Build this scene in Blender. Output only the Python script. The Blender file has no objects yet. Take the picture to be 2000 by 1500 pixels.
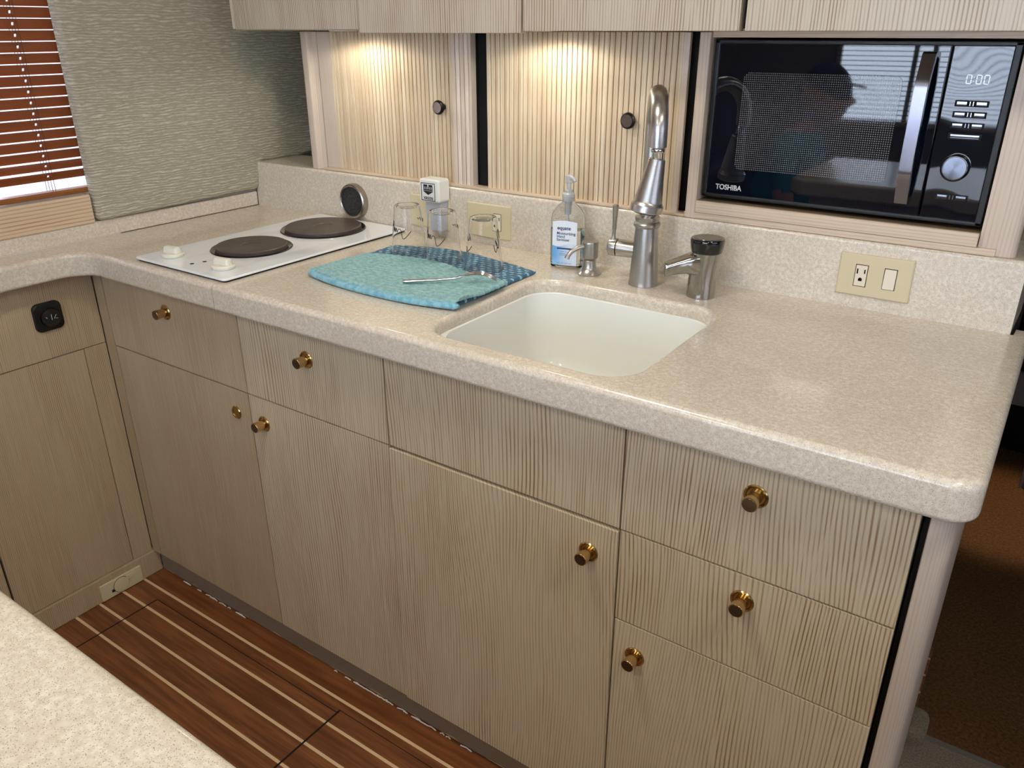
import bpy, bmesh, math, random
from mathutils import Vector, Matrix, Euler
random.seed(7)
PI = math.pi
scene = bpy.context.scene
COL = scene.collection

def lin(r, g, b):
    f = lambda c: (c/255/12.92) if c/255 <= .04045 else ((c/255+.055)/1.055)**2.4
    return (f(r), f(g), f(b), 1)

# ------------------------------------------------------------------ camera
cam_data = bpy.data.cameras.new('camera')
cam = bpy.data.objects.new('camera', cam_data); COL.objects.link(cam)
YAW, PITCH, ROLL, FPX = 0.606653, -0.419652, -0.001717, 1556.0
fw = Vector((-math.sin(YAW)*math.cos(PITCH), math.cos(YAW)*math.cos(PITCH), math.sin(PITCH)))
rt = Vector((math.cos(YAW), math.sin(YAW), 0)); up = rt.cross(fw)
r2 = math.cos(ROLL)*rt + math.sin(ROLL)*up; u2 = -math.sin(ROLL)*rt + math.cos(ROLL)*up
M = Matrix.Identity(4)
for i in range(3):
    M[i][0] = r2[i]; M[i][1] = u2[i]; M[i][2] = -fw[i]
M[0][3], M[1][3], M[2][3] = 1.78190, -1.37886, 0.43040
cam.matrix_world = M
cam_data.sensor_width = 36; cam_data.lens = FPX/2000*36
cam_data.clip_start = .02; cam_data.clip_end = 60
scene.camera = cam
# ------------------------------------------------------------------ world, exposure
scene.view_settings.view_transform = 'Standard'
scene.view_settings.look = 'None'
scene.view_settings.gamma = 1
scene.view_settings.use_curve_mapping = False
scene.view_settings.exposure = 0.04
world = bpy.data.worlds.new('world'); scene.world = world; world.use_nodes = True
bg = world.node_tree.nodes['Background']
bg.inputs[0].default_value = (.80, .82, 1.0, 1); bg.inputs[1].default_value = 1.6

def area(name, loc, to, sx, sy, power, color, spread=180, shape='RECTANGLE'):
    d = bpy.data.lights.new(name, 'AREA'); d.shape = shape; d.size = sx
    if shape in ('RECTANGLE', 'ELLIPSE'): d.size_y = sy
    d.energy = power; d.color = color; d.spread = math.radians(spread)
    o = bpy.data.objects.new(name, d); COL.objects.link(o)
    o.location = loc
    o.rotation_euler = (Vector(to)-Vector(loc)).to_track_quat('-Z', 'Y').to_euler()
    return o
# daylight outside the three windows of the saloon
area('daylight_saloon_window', (1.50, -3.02, .42), (1.50, 0, .42), 1.75, .95, 46, (.68, .80, 1.0))
area('daylight_side_window', (3.32, -1.1, .42), (0, -1.1, .42), 1.7, .75, 19, (.64, .77, 1.0))
area('daylight_galley_window', (-.30, -1.05, .42), (2, -1.05, .42), 1.1, .8, 10, (.86, .88, 1.0))
# flush ceiling lamps (their glass is built further down)
CEIL = 1.04
LAMPS = [(1.0, -.85), (2.2, -.85), (1.0, -1.95), (2.2, -1.95)]
for i, (x, y) in enumerate(LAMPS):
    area('ceiling_lamp_light', (x, y, CEIL-.022), (x, y, 0), .26, .26, 5.6, (1, .925, .81), shape='DISK')
# under-cabinet puck lamps in front of the tambour doors
PUCKS = [(.440, -.068), (.930, -.068)]
for (x, y) in PUCKS:
    d = bpy.data.lights.new('puck_light', 'SPOT'); d.energy = 1.7; d.color = (1, .94, .80)
    d.spot_size = math.radians(172); d.spot_blend = .3; d.shadow_soft_size = .018
    o = bpy.data.objects.new('puck_light', d); COL.objects.link(o)
    o.location = (x, y, .4205); o.rotation_euler = (0, 0, 0)
# lamp down in the forward companionway
d = bpy.data.lights.new('companionway_light', 'SPOT'); d.energy = 26; d.color = (1, .74, .46)
d.spot_size = math.radians(38); d.spot_blend = .6; d.shadow_soft_size = .05
o = bpy.data.objects.new('companionway_light', d); COL.objects.link(o); o.location = (2.35, 1.55, -.10)
o.rotation_euler = (Vector((1.87, 1.60, -1.15))-Vector((2.35, 1.55, -.10))).to_track_quat('-Z', 'Y').to_euler()

# ------------------------------------------------------------------ object helpers
def link(name, mesh, mat=None, parent=None, smooth=35):
    ob = bpy.data.objects.new(name, mesh); COL.objects.link(ob)
    if mat:
        mats = mat if isinstance(mat, (list, tuple)) else [mat]
        if not mesh.materials:
            for m in mats: mesh.materials.append(m)
    if smooth:
        for p in mesh.polygons: p.use_smooth = True
        mesh.set_sharp_from_angle(angle=math.radians(smooth))
        wn_ = ob.modifiers.new('weighted_normal', 'WEIGHTED_NORMAL'); wn_.keep_sharp = True; wn_.weight = 100
    if parent:
        ob.parent = parent
    return ob

def wloc(o):
    l = Vector(o.location)
    while o.parent: o = o.parent; l += Vector(o.location)
    return l

def obj(name, bm, mat=None, parent=None, smooth=35, local=False):
    """mesh verts are in world coordinates unless local; parts are moved back by the parent's place"""
    if parent is not None and not local:
        bmesh.ops.translate(bm, verts=bm.verts, vec=-wloc(parent))
    bmesh.ops.recalc_face_normals(bm, faces=bm.faces)
    me = bpy.data.meshes.new(name); bm.to_mesh(me); bm.free()
    return link(name, me, mat, parent, smooth)

def empty(name, loc=(0, 0, 0), rz=0):
    o = bpy.data.objects.new(name, None); COL.objects.link(o); o.location = loc
    o.rotation_euler = (0, 0, rz); o.empty_display_size = .02
    return o

def tag(o, label, cat, group=None, kind=None):
    o['label'] = label; o['category'] = cat
    if group: o['group'] = group
    if kind: o['kind'] = kind
    return o

def struct(o, label=None):
    o['kind'] = 'structure'
    if label: o['label'] = label
    return o

def box(bm, x0, x1, y0, y1, z0, z1, bev=0, seg=2, mi=0):
    r = bmesh.ops.create_cube(bm, size=1)
    vs = r['verts']
    for v in vs:
        v.co = Vector((x0+(v.co.x+.5)*(x1-x0), y0+(v.co.y+.5)*(y1-y0), z0+(v.co.z+.5)*(z1-z0)))
    fs = set(f for v in vs for f in v.link_faces)
    for f in fs: f.material_index = mi
    if bev > 0:
        es = list(set(e for v in vs for e in v.link_edges))
        bmesh.ops.bevel(bm, geom=es, offset=bev, segments=seg, profile=.5, affect='EDGES')
    return vs

def B(*a, **k):
    bm = bmesh.new(); box(bm, *a, **k); return bm

def lathe(bm, prof, center=(0, 0, 0), axis=(0, 0, 1), seg=48, caps=True, sx=1, sy=1, rot=0):
    """prof: list of (radius, height) along axis"""
    q = Vector((0, 0, 1)).rotation_difference(Vector(axis).normalized())
    c = Vector(center); rings = []
    for (r, h) in prof:
        ring = []
        for i in range(seg):
            t = 2*PI*i/seg+rot
            ring.append(bm.verts.new(c+q @ Vector((r*math.cos(t)*sx, r*math.sin(t)*sy, h))))
        rings.append(ring)
    for a, b in zip(rings, rings[1:]):
        for i in range(seg):
            j = (i+1) % seg
            bm.faces.new((a[i], a[j], b[j], b[i]))
    if caps:
        bm.faces.new(rings[0][::-1]); bm.faces.new(rings[-1])
    return rings

def tube(bm, pts, r, seg=14, caps=True, flat=1.0):
    """pts list of Vector; r float or list"""
    pts = [Vector(p) for p in pts]; n = len(pts)
    rs = r if isinstance(r, (list, tuple)) else [r]*n
    t0 = (pts[1]-pts[0]).normalized()
    ref = Vector((0, 0, 1)) if abs(t0.z) < .9 else Vector((1, 0, 0))
    nrm = t0.cross(ref).normalized(); rings = []
    pt = t0
    for i, p in enumerate(pts):
        if i == 0: t = t0
        elif i == n-1: t = (pts[-1]-pts[-2]).normalized()
        else: t = (pts[i+1]-pts[i-1]).normalized()
        nrm = pt.rotation_difference(t) @ nrm; pt = t
        b = t.cross(nrm)
        rings.append([bm.verts.new(p+nrm*rs[i]*math.cos(2*PI*k/seg)+b*rs[i]*flat*math.sin(2*PI*k/seg)) for k in range(seg)])
    for a, b in zip(rings, rings[1:]):
        for k in range(seg):
            j = (k+1) % seg
            bm.faces.new((a[k], a[j], b[j], b[k]))
    if caps:
        bm.faces.new(rings[0][::-1]); bm.faces.new(rings[-1])

def arc(cx, cy, r, a0, a1, n):
    return [(cx+r*math.cos(math.radians(a0+(a1-a0)*i/n)), cy+r*math.sin(math.radians(a0+(a1-a0)*i/n))) for i in range(n+1)]

def rrect(x0, x1, y0, y1, r, n=8):
    return (arc(x1-r, y0+r, r, -90, 0, n)+arc(x1-r, y1-r, r, 0, 90, n)
            + arc(x0+r, y1-r, r, 90, 180, n)+arc(x0+r, y0+r, r, 180, 270, n))

def offset_ring(pts, w, d):
    """inset a CCW contour by d*w[i] on edge i (edge i = pts[i] to pts[i+1])"""
    n = len(pts); out = []
    for i in range(n):
        p0, p1, p2 = Vector(pts[i-1]), Vector(pts[i]), Vector(pts[(i+1) % n])
        a = (p1-p0).normalized(); b = (p2-p1).normalized()
        na = Vector((-a.y, a.x)); nb = Vector((-b.y, b.x))
        da, db = d*w[i-1], d*w[i]
        cr = a.x*b.y-a.y*b.x
        if abs(cr) < 1e-3:
            out.append(tuple(p1+(na*da+nb*db)/2)); continue
        q0 = p1+na*da; q1 = p1+nb*db
        t = ((q1-q0).x*b.y-(q1-q0).y*b.x)/cr
        out.append(tuple(q0+a*t))
    return out

def slab(bm, outer, w, z0, z1, rad, holes=(), steps=5, radb=None):
    """thick board with rounded top (rad) and bottom (radb) edges; outer is CCW, holes CCW too"""
    radb = rad if radb is None else radb
    prof = []
    for i in range(steps+1):
        a = PI/2*i/steps
        prof.append((radb*(1-math.sin(a)), z0+radb*(1-math.cos(a))))
    for i in range(steps+1):
        a = PI/2*i/steps
        prof.append((rad*(1-math.cos(a)), z1-rad+rad*math.sin(a)))
    def ringset(pts, ww, sign):
        rs = []
        for (ins, z) in prof:
            o = offset_ring(pts, ww, ins*sign)
            rs.append([bm.verts.new((p[0], p[1], z)) for p in o])
        for a, b in zip(rs, rs[1:]):
            n = len(a)
            for i in range(n):
                j = (i+1) % n
                try: bm.faces.new((a[i], a[j], b[j], b[i]))
                except ValueError: pass
        return rs
    alls = [ringset(outer, w, 1)]
    for h in holes: alls.append(ringset(h, [1]*len(h), -1))
    for k in (0, -1):
        es = []
        for rs in alls:
            ring = rs[k]; n = len(ring)
            for i in range(n):
                e = bm.edges.get((ring[i], ring[(i+1) % n])) or bm.edges.new((ring[i], ring[(i+1) % n]))
                es.append(e)
        bmesh.ops.triangle_fill(bm, edges=es, use_beauty=True)
    bmesh.ops.remove_doubles(bm, verts=bm.verts, dist=1e-6)

def prism(bm, poly, z0, z1, mapf=None, bev=0, seg=2):
    """extrude a 2D polygon; mapf(x,y,z)->Vector"""
    mapf = mapf or (lambda x, y, z: Vector((x, y, z)))
    a = [bm.verts.new(mapf(x, y, z0)) for x, y in poly]
    b = [bm.verts.new(mapf(x, y, z1)) for x, y in poly]
    n = len(poly); fs = [bm.faces.new(a[::-1]), bm.faces.new(b)]
    for i in range(n):
        j = (i+1) % n; fs.append(bm.faces.new((a[i], a[j], b[j], b[i])))
    if bev:
        es = list(set(fs[0].edges) | set(fs[1].edges))
        bmesh.ops.bevel(bm, geom=es, offset=bev, segments=seg, profile=.5, affect='EDGES')

def text_mesh(s, size, name, mat, parent, loc, rot=(PI/2, 0, 0), flip=False, align='CENTER', extrude=.0002, sx=1.0, bold=0):
    c = bpy.data.curves.new('txt', 'FONT'); c.body = s; c.size = size; c.align_x = align; c.align_y = 'CENTER'
    c.extrude = extrude; c.offset = bold
    t = bpy.data.objects.new('txt', c); COL.objects.link(t)
    dg = bpy.context.evaluated_depsgraph_get()
    me = bpy.data.meshes.new_from_object(t.evaluated_get(dg)); me.name = name
    bpy.data.objects.remove(t); bpy.data.curves.remove(c)
    m = Matrix.Scale(sx, 4, (1, 0, 0))
    if flip: m = Matrix.Rotation(PI, 4, 'Z') @ m
    me.transform(Euler(rot).to_matrix().to_4x4() @ m)
    base = Vector(loc)-(wloc(parent) if parent else Vector())
    me.transform(Matrix.Translation(base))
    me.materials.clear()
    ob = link(name, me, mat, parent, 0)
    return ob

# ------------------------------------------------------------------ material helpers
class NT:
    def __init__(s, name):
        s.m = bpy.data.materials.new(name); s.m.use_nodes = True
        s.t = s.m.node_tree; s.n = s.t.nodes; s.b = s.n['Principled BSDF']
    def new(s, typ, **k):
        nd = s.n.new(typ)
        for a, b in k.items(): setattr(nd, a, b)
        return nd
    def l(s, a, b): s.t.links.new(a, b)
    def val(s, sock, v):
        if hasattr(v, 'bl_idname') or isinstance(v, bpy.types.NodeSocket): s.l(v, sock)
        else: sock.default_value = v
    def math(s, op, a, b=0.0, c=0.0, clamp=False):
        nd = s.new('ShaderNodeMath', operation=op, use_clamp=clamp)
        s.val(nd.inputs[0], a); s.val(nd.inputs[1], b)
        if op in ('MULTIPLY_ADD', 'WRAP', 'SMOOTH_MIN'): s.val(nd.inputs[2], c)
        return nd.outputs[0]
    def coords(s):
        tc = s.new('ShaderNodeTexCoord'); sp = s.new('ShaderNodeSeparateXYZ'); s.l(tc.outputs['Object'], sp.inputs[0])
        return tc.outputs['Object'], sp.outputs[0], sp.outputs[1], sp.outputs[2]
    def comb(s, x, y, z):
        c = s.new('ShaderNodeCombineXYZ')
        for i, v in enumerate((x, y, z)): s.val(c.inputs[i], v)
        return c.outputs[0]
    def noise(s, vec, scale=1.0, detail=2.0, rough=.5):
        nd = s.new('ShaderNodeTexNoise'); s.l(vec, nd.inputs['Vector'])
        nd.inputs['Scale'].default_value = scale; nd.inputs['Detail'].default_value = detail
        nd.inputs['Roughness'].default_value = rough
        return nd.outputs[0]
    def mix(s, f, a, b):
        nd = s.new('ShaderNodeMix', data_type='RGBA')
        s.val(nd.inputs[0], f); s.val(nd.inputs[6], a); s.val(nd.inputs[7], b)
        return nd.outputs[2]
    def ramp(s, f, stops):
        nd = s.new('ShaderNodeValToRGB'); s.val(nd.inputs[0], f)
        e = nd.color_ramp.elements
        e[0].position, e[0].color = stops[0][0], stops[0][1]
        e[1].position, e[1].color = stops[-1][0], stops[-1][1]
        for p, c in stops[1:-1]:
            q = e.new(p); q.color = c
        return nd.outputs[0]
    def smooth(s, f, a, b):
        nd = s.new('ShaderNodeMapRange', interpolation_type='SMOOTHSTEP'); s.val(nd.inputs[0], f)
        nd.inputs[1].default_value = a; nd.inputs[2].default_value = b
        return nd.outputs[0]
    def bump(s, h, strength=.3, dist=.001):
        nd = s.new('ShaderNodeBump'); s.val(nd.inputs['Height'], h)
        nd.inputs['Strength'].default_value = strength; nd.inputs['Distance'].default_value = dist
        s.l(nd.outputs[0], s.b.inputs['Normal'])
    def base(s, c): s.val(s.b.inputs['Base Color'], c)
    def set(s, **k):
        for a, v in k.items(): s.val(s.b.inputs[a.replace('_', ' ')], v)
        return s

def plain(name, c, rough=.5, metal=0, spec=.5, coat=0, trans=0, ior=1.45, noise=0, nscale=40):
    t = NT(name); t.set(Roughness=rough, Metallic=metal, IOR=ior)
    t.b.inputs['Specular IOR Level'].default_value = spec
    t.b.inputs['Coat Weight'].default_value = coat; t.b.inputs['Coat Roughness'].default_value = .05
    t.b.inputs['Transmission Weight'].default_value = trans
    v, x, y, z = t.coords()
    n = t.noise(v, nscale, 3)
    k = 1-noise
    t.base(t.mix(n, (c[0]*k, c[1]*k, c[2]*k, 1), c))
    return t.m

def wood(name, pale, line, pitch=.0055, grain='z', amt=1.0, rough=.38, warp=.03, width=.5, dark2=None):
    """limed ash: pale ground with narrow brown grain lines"""
    t = NT(name); v, x, y, z = t.coords()
    oi = t.new('ShaderNodeObjectInfo').outputs['Random']
    if grain == 'z': a, l = t.math('ADD', x, y), z
    elif grain == 'x': a, l = t.math('ADD', z, y), x
    else: a, l = t.math('ADD', z, x), y
    off = t.math('MULTIPLY', oi, 37.0)
    ao = t.math('ADD', a, off)
    w1 = t.noise(t.comb(t.math('MULTIPLY', ao, 5.0), t.math('MULTIPLY', l, 1.3), off), 1.0, 1.5, .45)
    w2 = t.noise(t.comb(t.math('MULTIPLY', ao, 45.0), t.math('MULTIPLY', l, 9.0), off), 1.0, 2.0, .5)
    u = t.math('ADD', a, t.math('MULTIPLY', t.math('SUBTRACT', w1, .5), warp*3))
    u = t.math('ADD', u, t.math('MULTIPLY', t.math('SUBTRACT', w2, .5), pitch*.45))
    s = t.math('SINE', t.math('MULTIPLY', u, 2*PI/pitch))
    s = t.math('MULTIPLY_ADD', s, .5, .5)
    ln = t.smooth(s, 1-width, 1.0)
    # break the lines up and let some zones be paler
    br = t.noise(t.comb(t.math('MULTIPLY', ao, 260.0), t.math('MULTIPLY', l, 7.0), off), 1.0, 2.0, .6)
    zone = t.noise(t.comb(t.math('MULTIPLY', ao, 9.0), t.math('MULTIPLY', l, 1.6), off), 1.0, 2.0, .5)
    f = t.math('MULTIPLY', ln, t.smooth(br, .22, .62))
    f = t.math('MULTIPLY', f, t.math('MULTIPLY_ADD', t.smooth(zone, .3, .7), .55, .45))
    f = t.math('MULTIPLY', f, amt, clamp=True)
    fine = t.noise(t.comb(t.math('MULTIPLY', ao, 900.0), t.math('MULTIPLY', l, 14.0), off), 1.0, 2.0, .6)
    p2 = tuple(c*k for c, k in zip(pale[:3], (.90, .86, .80)))+(1,)
    g = t.mix(fine, pale, p2)
    g = t.mix(t.math('MULTIPLY', t.smooth(zone, .35, .75), .45), g, dark2 or p2)
    t.base(t.mix(f, g, line)); t.set(Roughness=rough)
    t.bump(t.math('MULTIPLY', f, -1.0), .12, .0003)
    return t.m

def counter_mat():
    t = NT('speckled_solid_surface'); v, x, y, z = t.coords()
    a = t.noise(v, 160, 3, .6); b = t.noise(v, 35, 2)
    c = t.mix(t.smooth(a, .35, .68), lin(208, 197, 178), lin(227, 219, 203))
    c = t.mix(t.math('MULTIPLY', t.smooth(b, .35, .7), .35), c, lin(205, 190, 172))
    for sc_, th, col, k in ((760, .20, lin(150, 126, 102), .8), (470, .12, lin(112, 92, 76), .8), (620, .17, lin(240, 234, 222), .6)):
        vo = t.new('ShaderNodeTexVoronoi'); t.l(v, vo.inputs['Vector']); vo.inputs['Scale'].default_value = sc_
        pick = t.new('ShaderNodeSeparateColor'); t.l(vo.outputs['Color'], pick.inputs[0])
        sel = t.math('GREATER_THAN', pick.outputs[0], .62)
        dd = t.math('SUBTRACT', 1.0, t.smooth(vo.outputs['Distance'], th*1.0, th*2.0))
        c = t.mix(t.math('MULTIPLY', t.math('MULTIPLY', dd, sel), k), c, col)
    t.base(c); t.set(Roughness=.22); t.b.inputs['Coat Weight'].default_value = .25
    t.b.inputs['Coat Roughness'].default_value = .06
    return t.m

M_ = {}
PALE = lin(205, 188, 166); LINE = lin(146, 112, 84)
M_['wood'] = wood('limed_ash', lin(220, 208, 182), lin(152, 120, 88), .0056, amt=1.0, width=.60)
M_['wood_fine'] = wood('limed_ash_fine', lin(204, 188, 160), lin(146, 116, 86), .0044, amt=.95, warp=.015, width=.6)
M_['wood_top'] = wood('limed_ash_overhead', lin(200, 190, 172), lin(136, 112, 90), .0052, amt=1.05, warp=.014, width=.6)
M_['wood_pale'] = wood('pale_limed_ash', lin(214, 200, 186), lin(176, 152, 134), .006, amt=.5, warp=.01)
M_['wood_pale_x'] = wood('pale_limed_ash_rail', lin(216, 200, 178), lin(170, 142, 116), .0055, grain='x', amt=.6, warp=.01)
M_['wood_sill'] = wood('limed_sill', lin(220, 200, 170), lin(170, 128, 100), .0085, grain='y', amt=.9, warp=.02)
M_['wood_side'] = wood('limed_ash_side', lin(192, 174, 144), lin(138, 108, 80), .0042, amt=.8, warp=.012, width=.6)
M_['counter'] = counter_mat()
M_['dark'] = plain('shadow_gap_board', lin(46, 38, 32), .8, noise=.2)
M_['carcass'] = plain('cabinet_carcass_board', lin(44, 35, 28), .8, noise=.2)
M_['brass'] = plain('aged_brass', lin(212, 182, 128), .2, 1, noise=.2, nscale=120)
M_['brass_cap'] = plain('tarnished_knob_cap', lin(128, 118, 108), .32, 1, noise=.25, nscale=200)
M_['gunmetal'] = plain('gunmetal', lin(62, 59, 58), .3, 1, noise=.2)
M_['gunmetal_rim'] = plain('worn_gunmetal_rim', lin(150, 140, 130), .25, 1)
M_['black_gloss'] = plain('black_gloss_plastic', lin(14, 14, 15), .12, coat=.6)
M_['black'] = plain('black_plastic', lin(18, 18, 19), .4)
M_['steel'] = plain('brushed_nickel', lin(168, 160, 150), .28, 1, noise=.12, nscale=300)
M_['chrome'] = plain('chrome', lin(205, 205, 208), .08, 1)
M_['chrome_worn'] = plain('pitted_chrome', lin(186, 184, 180), .13, 1, noise=.35, nscale=140)
M_['ivory'] = plain('ivory_plastic', lin(214, 202, 166), .35, noise=.05)
M_['almond'] = plain('pale_almond_plastic', lin(228, 218, 196), .3)
M_['white_plastic'] = plain('white_plastic', lin(232, 232, 226), .3)
M_['knob_white'] = plain('cream_white_plastic', lin(226, 224, 208), .32)
M_['sink'] = plain('sink_white_solid_surface', lin(238, 239, 232), .18, coat=.3, noise=.03)
M_['print_dark'] = plain('dark_ink', lin(24, 26, 34), .5)
M_['print_navy'] = plain('navy_ink', lin(40, 60, 112), .5)
M_['print_grey'] = plain('grey_ink', lin(196, 198, 200), .4)
M_['hole'] = plain('dark_slot', lin(12, 10, 10), .8)

# brushed steel stretched highlight
t = NT('brushed_steel_anisotropic'); v, x, y, z = t.coords()
n = t.noise(t.comb(t.math('MULTIPLY', x, 60.), t.math('MULTIPLY', y, 60.), t.math('MULTIPLY', z, 1800.)), 1., 3)
t.base(t.mix(n, lin(166, 163, 158), lin(200, 197, 191))); t.set(Metallic=1., Roughness=.3)
t.b.inputs['Anisotropic'].default_value = .5
M_['nickel'] = t.m

# speckled pattern of tambour slats: every slat its own tone
SP = .0112
def tambour_mat(name, a, b):
    t = NT(name); v, x, y, z = t.coords()
    idx = t.math('FLOOR', t.math('DIVIDE', x, SP))
    wn = t.new('ShaderNodeTexWhiteNoise', noise_dimensions='1D'); t.l(idx, wn.inputs['W'])
    g = t.noise(t.comb(t.math('MULTIPLY', x, 700.), y, t.math('MULTIPLY', z, 12.)), 1., 3, .6)
    c = t.mix(wn.outputs[0], a, b)
    c = t.mix(t.math('MULTIPLY', t.smooth(g, .45, .75), .55), c, lin(176, 144, 108))
    t.base(c); t.set(Roughness=.42)
    return t.m
M_['tambour'] = tambour_mat('tambour_slats', lin(220, 204, 176), lin(202, 180, 150))
M_['tambour_pink'] = tambour_mat('tambour_slats_pale', lin(226, 212, 198), lin(208, 190, 174))
M_['groove'] = plain('tambour_groove', lin(84, 52, 30), .8, noise=.2)

# fabric wall covering: horizontal crinkled ribs
t = NT('crinkled_fabric'); v, x, y, z = t.coords()
a = t.math('ADD', x, y)
w = t.noise(t.comb(t.math('MULTIPLY', a, 14.), 0., t.math('MULTIPLY', z, 60.)), 1., 3, .6)
zz = t.math('ADD', z, t.math('MULTIPLY', t.math('SUBTRACT', w, .5), .020))
s = t.math('MULTIPLY_ADD', t.math('SINE', t.math('MULTIPLY', zz, 2*PI/.0064)), .5, .5)
br = t.noise(t.comb(t.math('MULTIPLY', a, 38.), 0., t.math('MULTIPLY', z, 330.)), 1., 2, .6)
h = t.math('MULTIPLY', s, t.smooth(br, .3, .6))
t.base(t.mix(h, lin(166, 161, 140), lin(212, 209, 190))); t.set(Roughness=.75)
t.bump(h, .9, .0022)
M_['fabric'] = t.m

# teak and holly floor
t = NT('teak_planks'); v, x, y, z = t.coords()
PW = .0605; Y0 = -.536
yy = t.math('DIVIDE', t.math('SUBTRACT', y, Y0), PW)
idx = t.math('FLOOR', yy); fr = t.math('SUBTRACT', yy, idx)
wn = t.new('ShaderNodeTexWhiteNoise', noise_dimensions='1D'); t.l(idx, wn.inputs['W'])
wx = t.math('ADD', x, t.math('MULTIPLY', wn.outputs[0], 9.))
g = t.noise(t.comb(t.math('MULTIPLY', wx, 5.), t.math('MULTIPLY', y, 90.), idx), 1., 4, .6)
g2 = t.noise(t.comb(t.math('MULTIPLY', wx, 3.), t.math('MULTIPLY', y, 12.), idx), 1., 3, .55)
c = t.mix(t.smooth(g, .3, .7), lin(98, 56, 30), lin(144, 90, 52))
c = t.mix(t.math('MULTIPLY', t.smooth(g2, .42, .7), .5), c, lin(90, 48, 24))
c = t.mix(t.math('MULTIPLY', wn.outputs[0], .35), c, lin(136, 78, 38))
strip = t.math('LESS_THAN', t.math('ABSOLUTE', t.math('SUBTRACT', fr, .5)), .445)
c = t.mix(strip, lin(224, 194, 154), c)
t.base(c); t.set(Roughness=.33); t.b.inputs['Coat Weight'].default_value = .2
M_['teak'] = t.m

# carpets
def carpet(name, a, b, sc_=260):
    t = NT(name); v, x, y, z = t.coords()
    n = t.noise(v, sc_, 4, .7); n2 = t.noise(v, 9, 3)
    c = t.mix(t.smooth(n, .3, .7), a, b)
    t.base(t.mix(t.math('MULTIPLY', n2, .5), c, a)); t.set(Roughness=.95)
    t.bump(n, 1., .006)
    return t.m
M_['carpet_brown'] = carpet('brown_carpet', lin(84, 56, 30), lin(140, 100, 58), 120)
M_['carpet_beige'] = carpet('beige_berber_carpet', lin(126, 112, 92), lin(192, 180, 156), 300)

# terry towels
def terry(name, dark, light, kind):
    t = NT(name); v, x, y, z = t.coords()
    n = t.noise(v, 520, 3, .7)
    if kind == 'dash':
        P = .0175
        yy = t.math('DIVIDE', y, .0120); iy = t.math('FLOOR', yy); fy = t.math('ABSOLUTE', t.math('SUBTRACT', t.math('SUBTRACT', yy, iy), .5))
        xs = t.math('ADD', t.math('DIVIDE', x, P), t.math('MULTIPLY', iy, .5)); fx = t.math('FRACT', xs)
        jit = t.math('MULTIPLY', t.math('SUBTRACT', t.noise(v, 90, 2), .5), .7)
        m = t.math('MULTIPLY', t.math('LESS_THAN', t.math('ADD', fx, jit), .50), t.math('LESS_THAN', t.math('ADD', fy, jit), .24))
        c = t.mix(m, dark, light)
    else:
        g = t.noise(t.comb(t.math('MULTIPLY', x, 90.), t.math('MULTIPLY', y, 150.), z), 1., 2)
        c = t.mix(t.smooth(g, .35, .65), dark, light)
    k = t.math('MULTIPLY_ADD', n, .5, .72)
    mm = t.new('ShaderNodeVectorMath', operation='SCALE'); t.l(c, mm.inputs[0]); t.l(k, mm.inputs['Scale'])
    t.base(mm.outputs[0]); t.set(Roughness=.95); t.bump(n, .8, .0025)
    t.b.inputs['Sheen Weight'].default_value = .3
    return t.m
M_['towel_light'] = terry('aqua_terry', lin(120, 178, 184), lin(160, 206, 204), 'rib')
M_['towel_edge'] = terry('aqua_terry_edge', lin(110, 178, 200), lin(146, 204, 220), 'rib')
M_['towel_dark'] = terry('blue_terry', lin(26, 98, 138), lin(150, 204, 216), 'dash')

# clear plastics
def clear(name, c=(1, 1, 1, 1), rough=.02, ior=1.3):
    t = NT(name); t.base(c); t.set(Roughness=rough, IOR=ior); t.b.inputs['Transmission Weight'].default_value = 1
    return t.m
M_['clear'] = clear('clear_plastic', (.97, .975, .98, 1), .02, 1.22)
M_['gel'] = clear('sanitizer_gel', (.95, .96, .95, 1), .02, 1.34)
M_['frost'] = plain('frosted_translucent_plastic', lin(232, 236, 238), .3, trans=.55)
M_['glass'] = clear('window_glass', (.97, .98, .98, 1), 0, 1.02)

# ------------------------------------------------------------------ main dimensions
T = -.052          # underside of the worktop
F = -.494          # lower cabinet fronts
D = -.532          # worktop front edge
HB = .1134         # top of backsplash
FL = -.88          # galley floor
ZB = -.8148        # bottom of doors
Z1, Z2 = -.2331, -.3937
X0, X1, X2, X3, X4 = .0585, .5269, .9063, 1.3576, 1.7302
XL = .021; XC = .074; XR = 1.782

# ------------------------------------------------------------------ shell
def S(name, bm, mat, **k): return struct(obj(name, bm, mat, **k))
M_['wallpaint'] = plain('warm_white_headliner', lin(206, 200, 188), .7, noise=.03)
M_['salon_wall'] = plain('taupe_saloon_wall', lin(120, 112, 102), .7, noise=.05)
bm = bmesh.new(); box(bm, -.05, 1.765, -2.9, .36, FL-.04, FL); box(bm, 1.765, 1.80, -2.9, -.46, FL-.04, FL); S('floor', bm, M_['teak'])
bm = bmesh.new(); box(bm, 1.80, 3.3, -2.9, .06, FL-.04, FL); box(bm, 1.765, 1.80, -.46, .06, FL-.04, FL); S('floor_saloon', bm, M_['carpet_beige'])
bm = bmesh.new(); box(bm, 1.70, 3.3, .10, 2.4, -1.19, -1.15); S('floor_companionway', bm, M_['carpet_brown'])
bm = bmesh.new(); box(bm, -.05, 3.3, -2.9, 2.45, CEIL, CEIL+.04); S('ceiling', bm, M_['wallpaint'])
# hatch joints in the galley floor
bm = bmesh.new()
box(bm, .1285, .1315, -1.15, -.566, FL, FL+.0006)
box(bm, .7675, .7715, -1.15, -.557, FL, FL+.0006)
box(bm, .13, .77, -.5660, -.5645, FL, FL+.0006)
box(bm, .77, 1.78, -.5580, -.5568, FL, FL+.0006)
S('trim_1', bm, M_['hole'])
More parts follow.
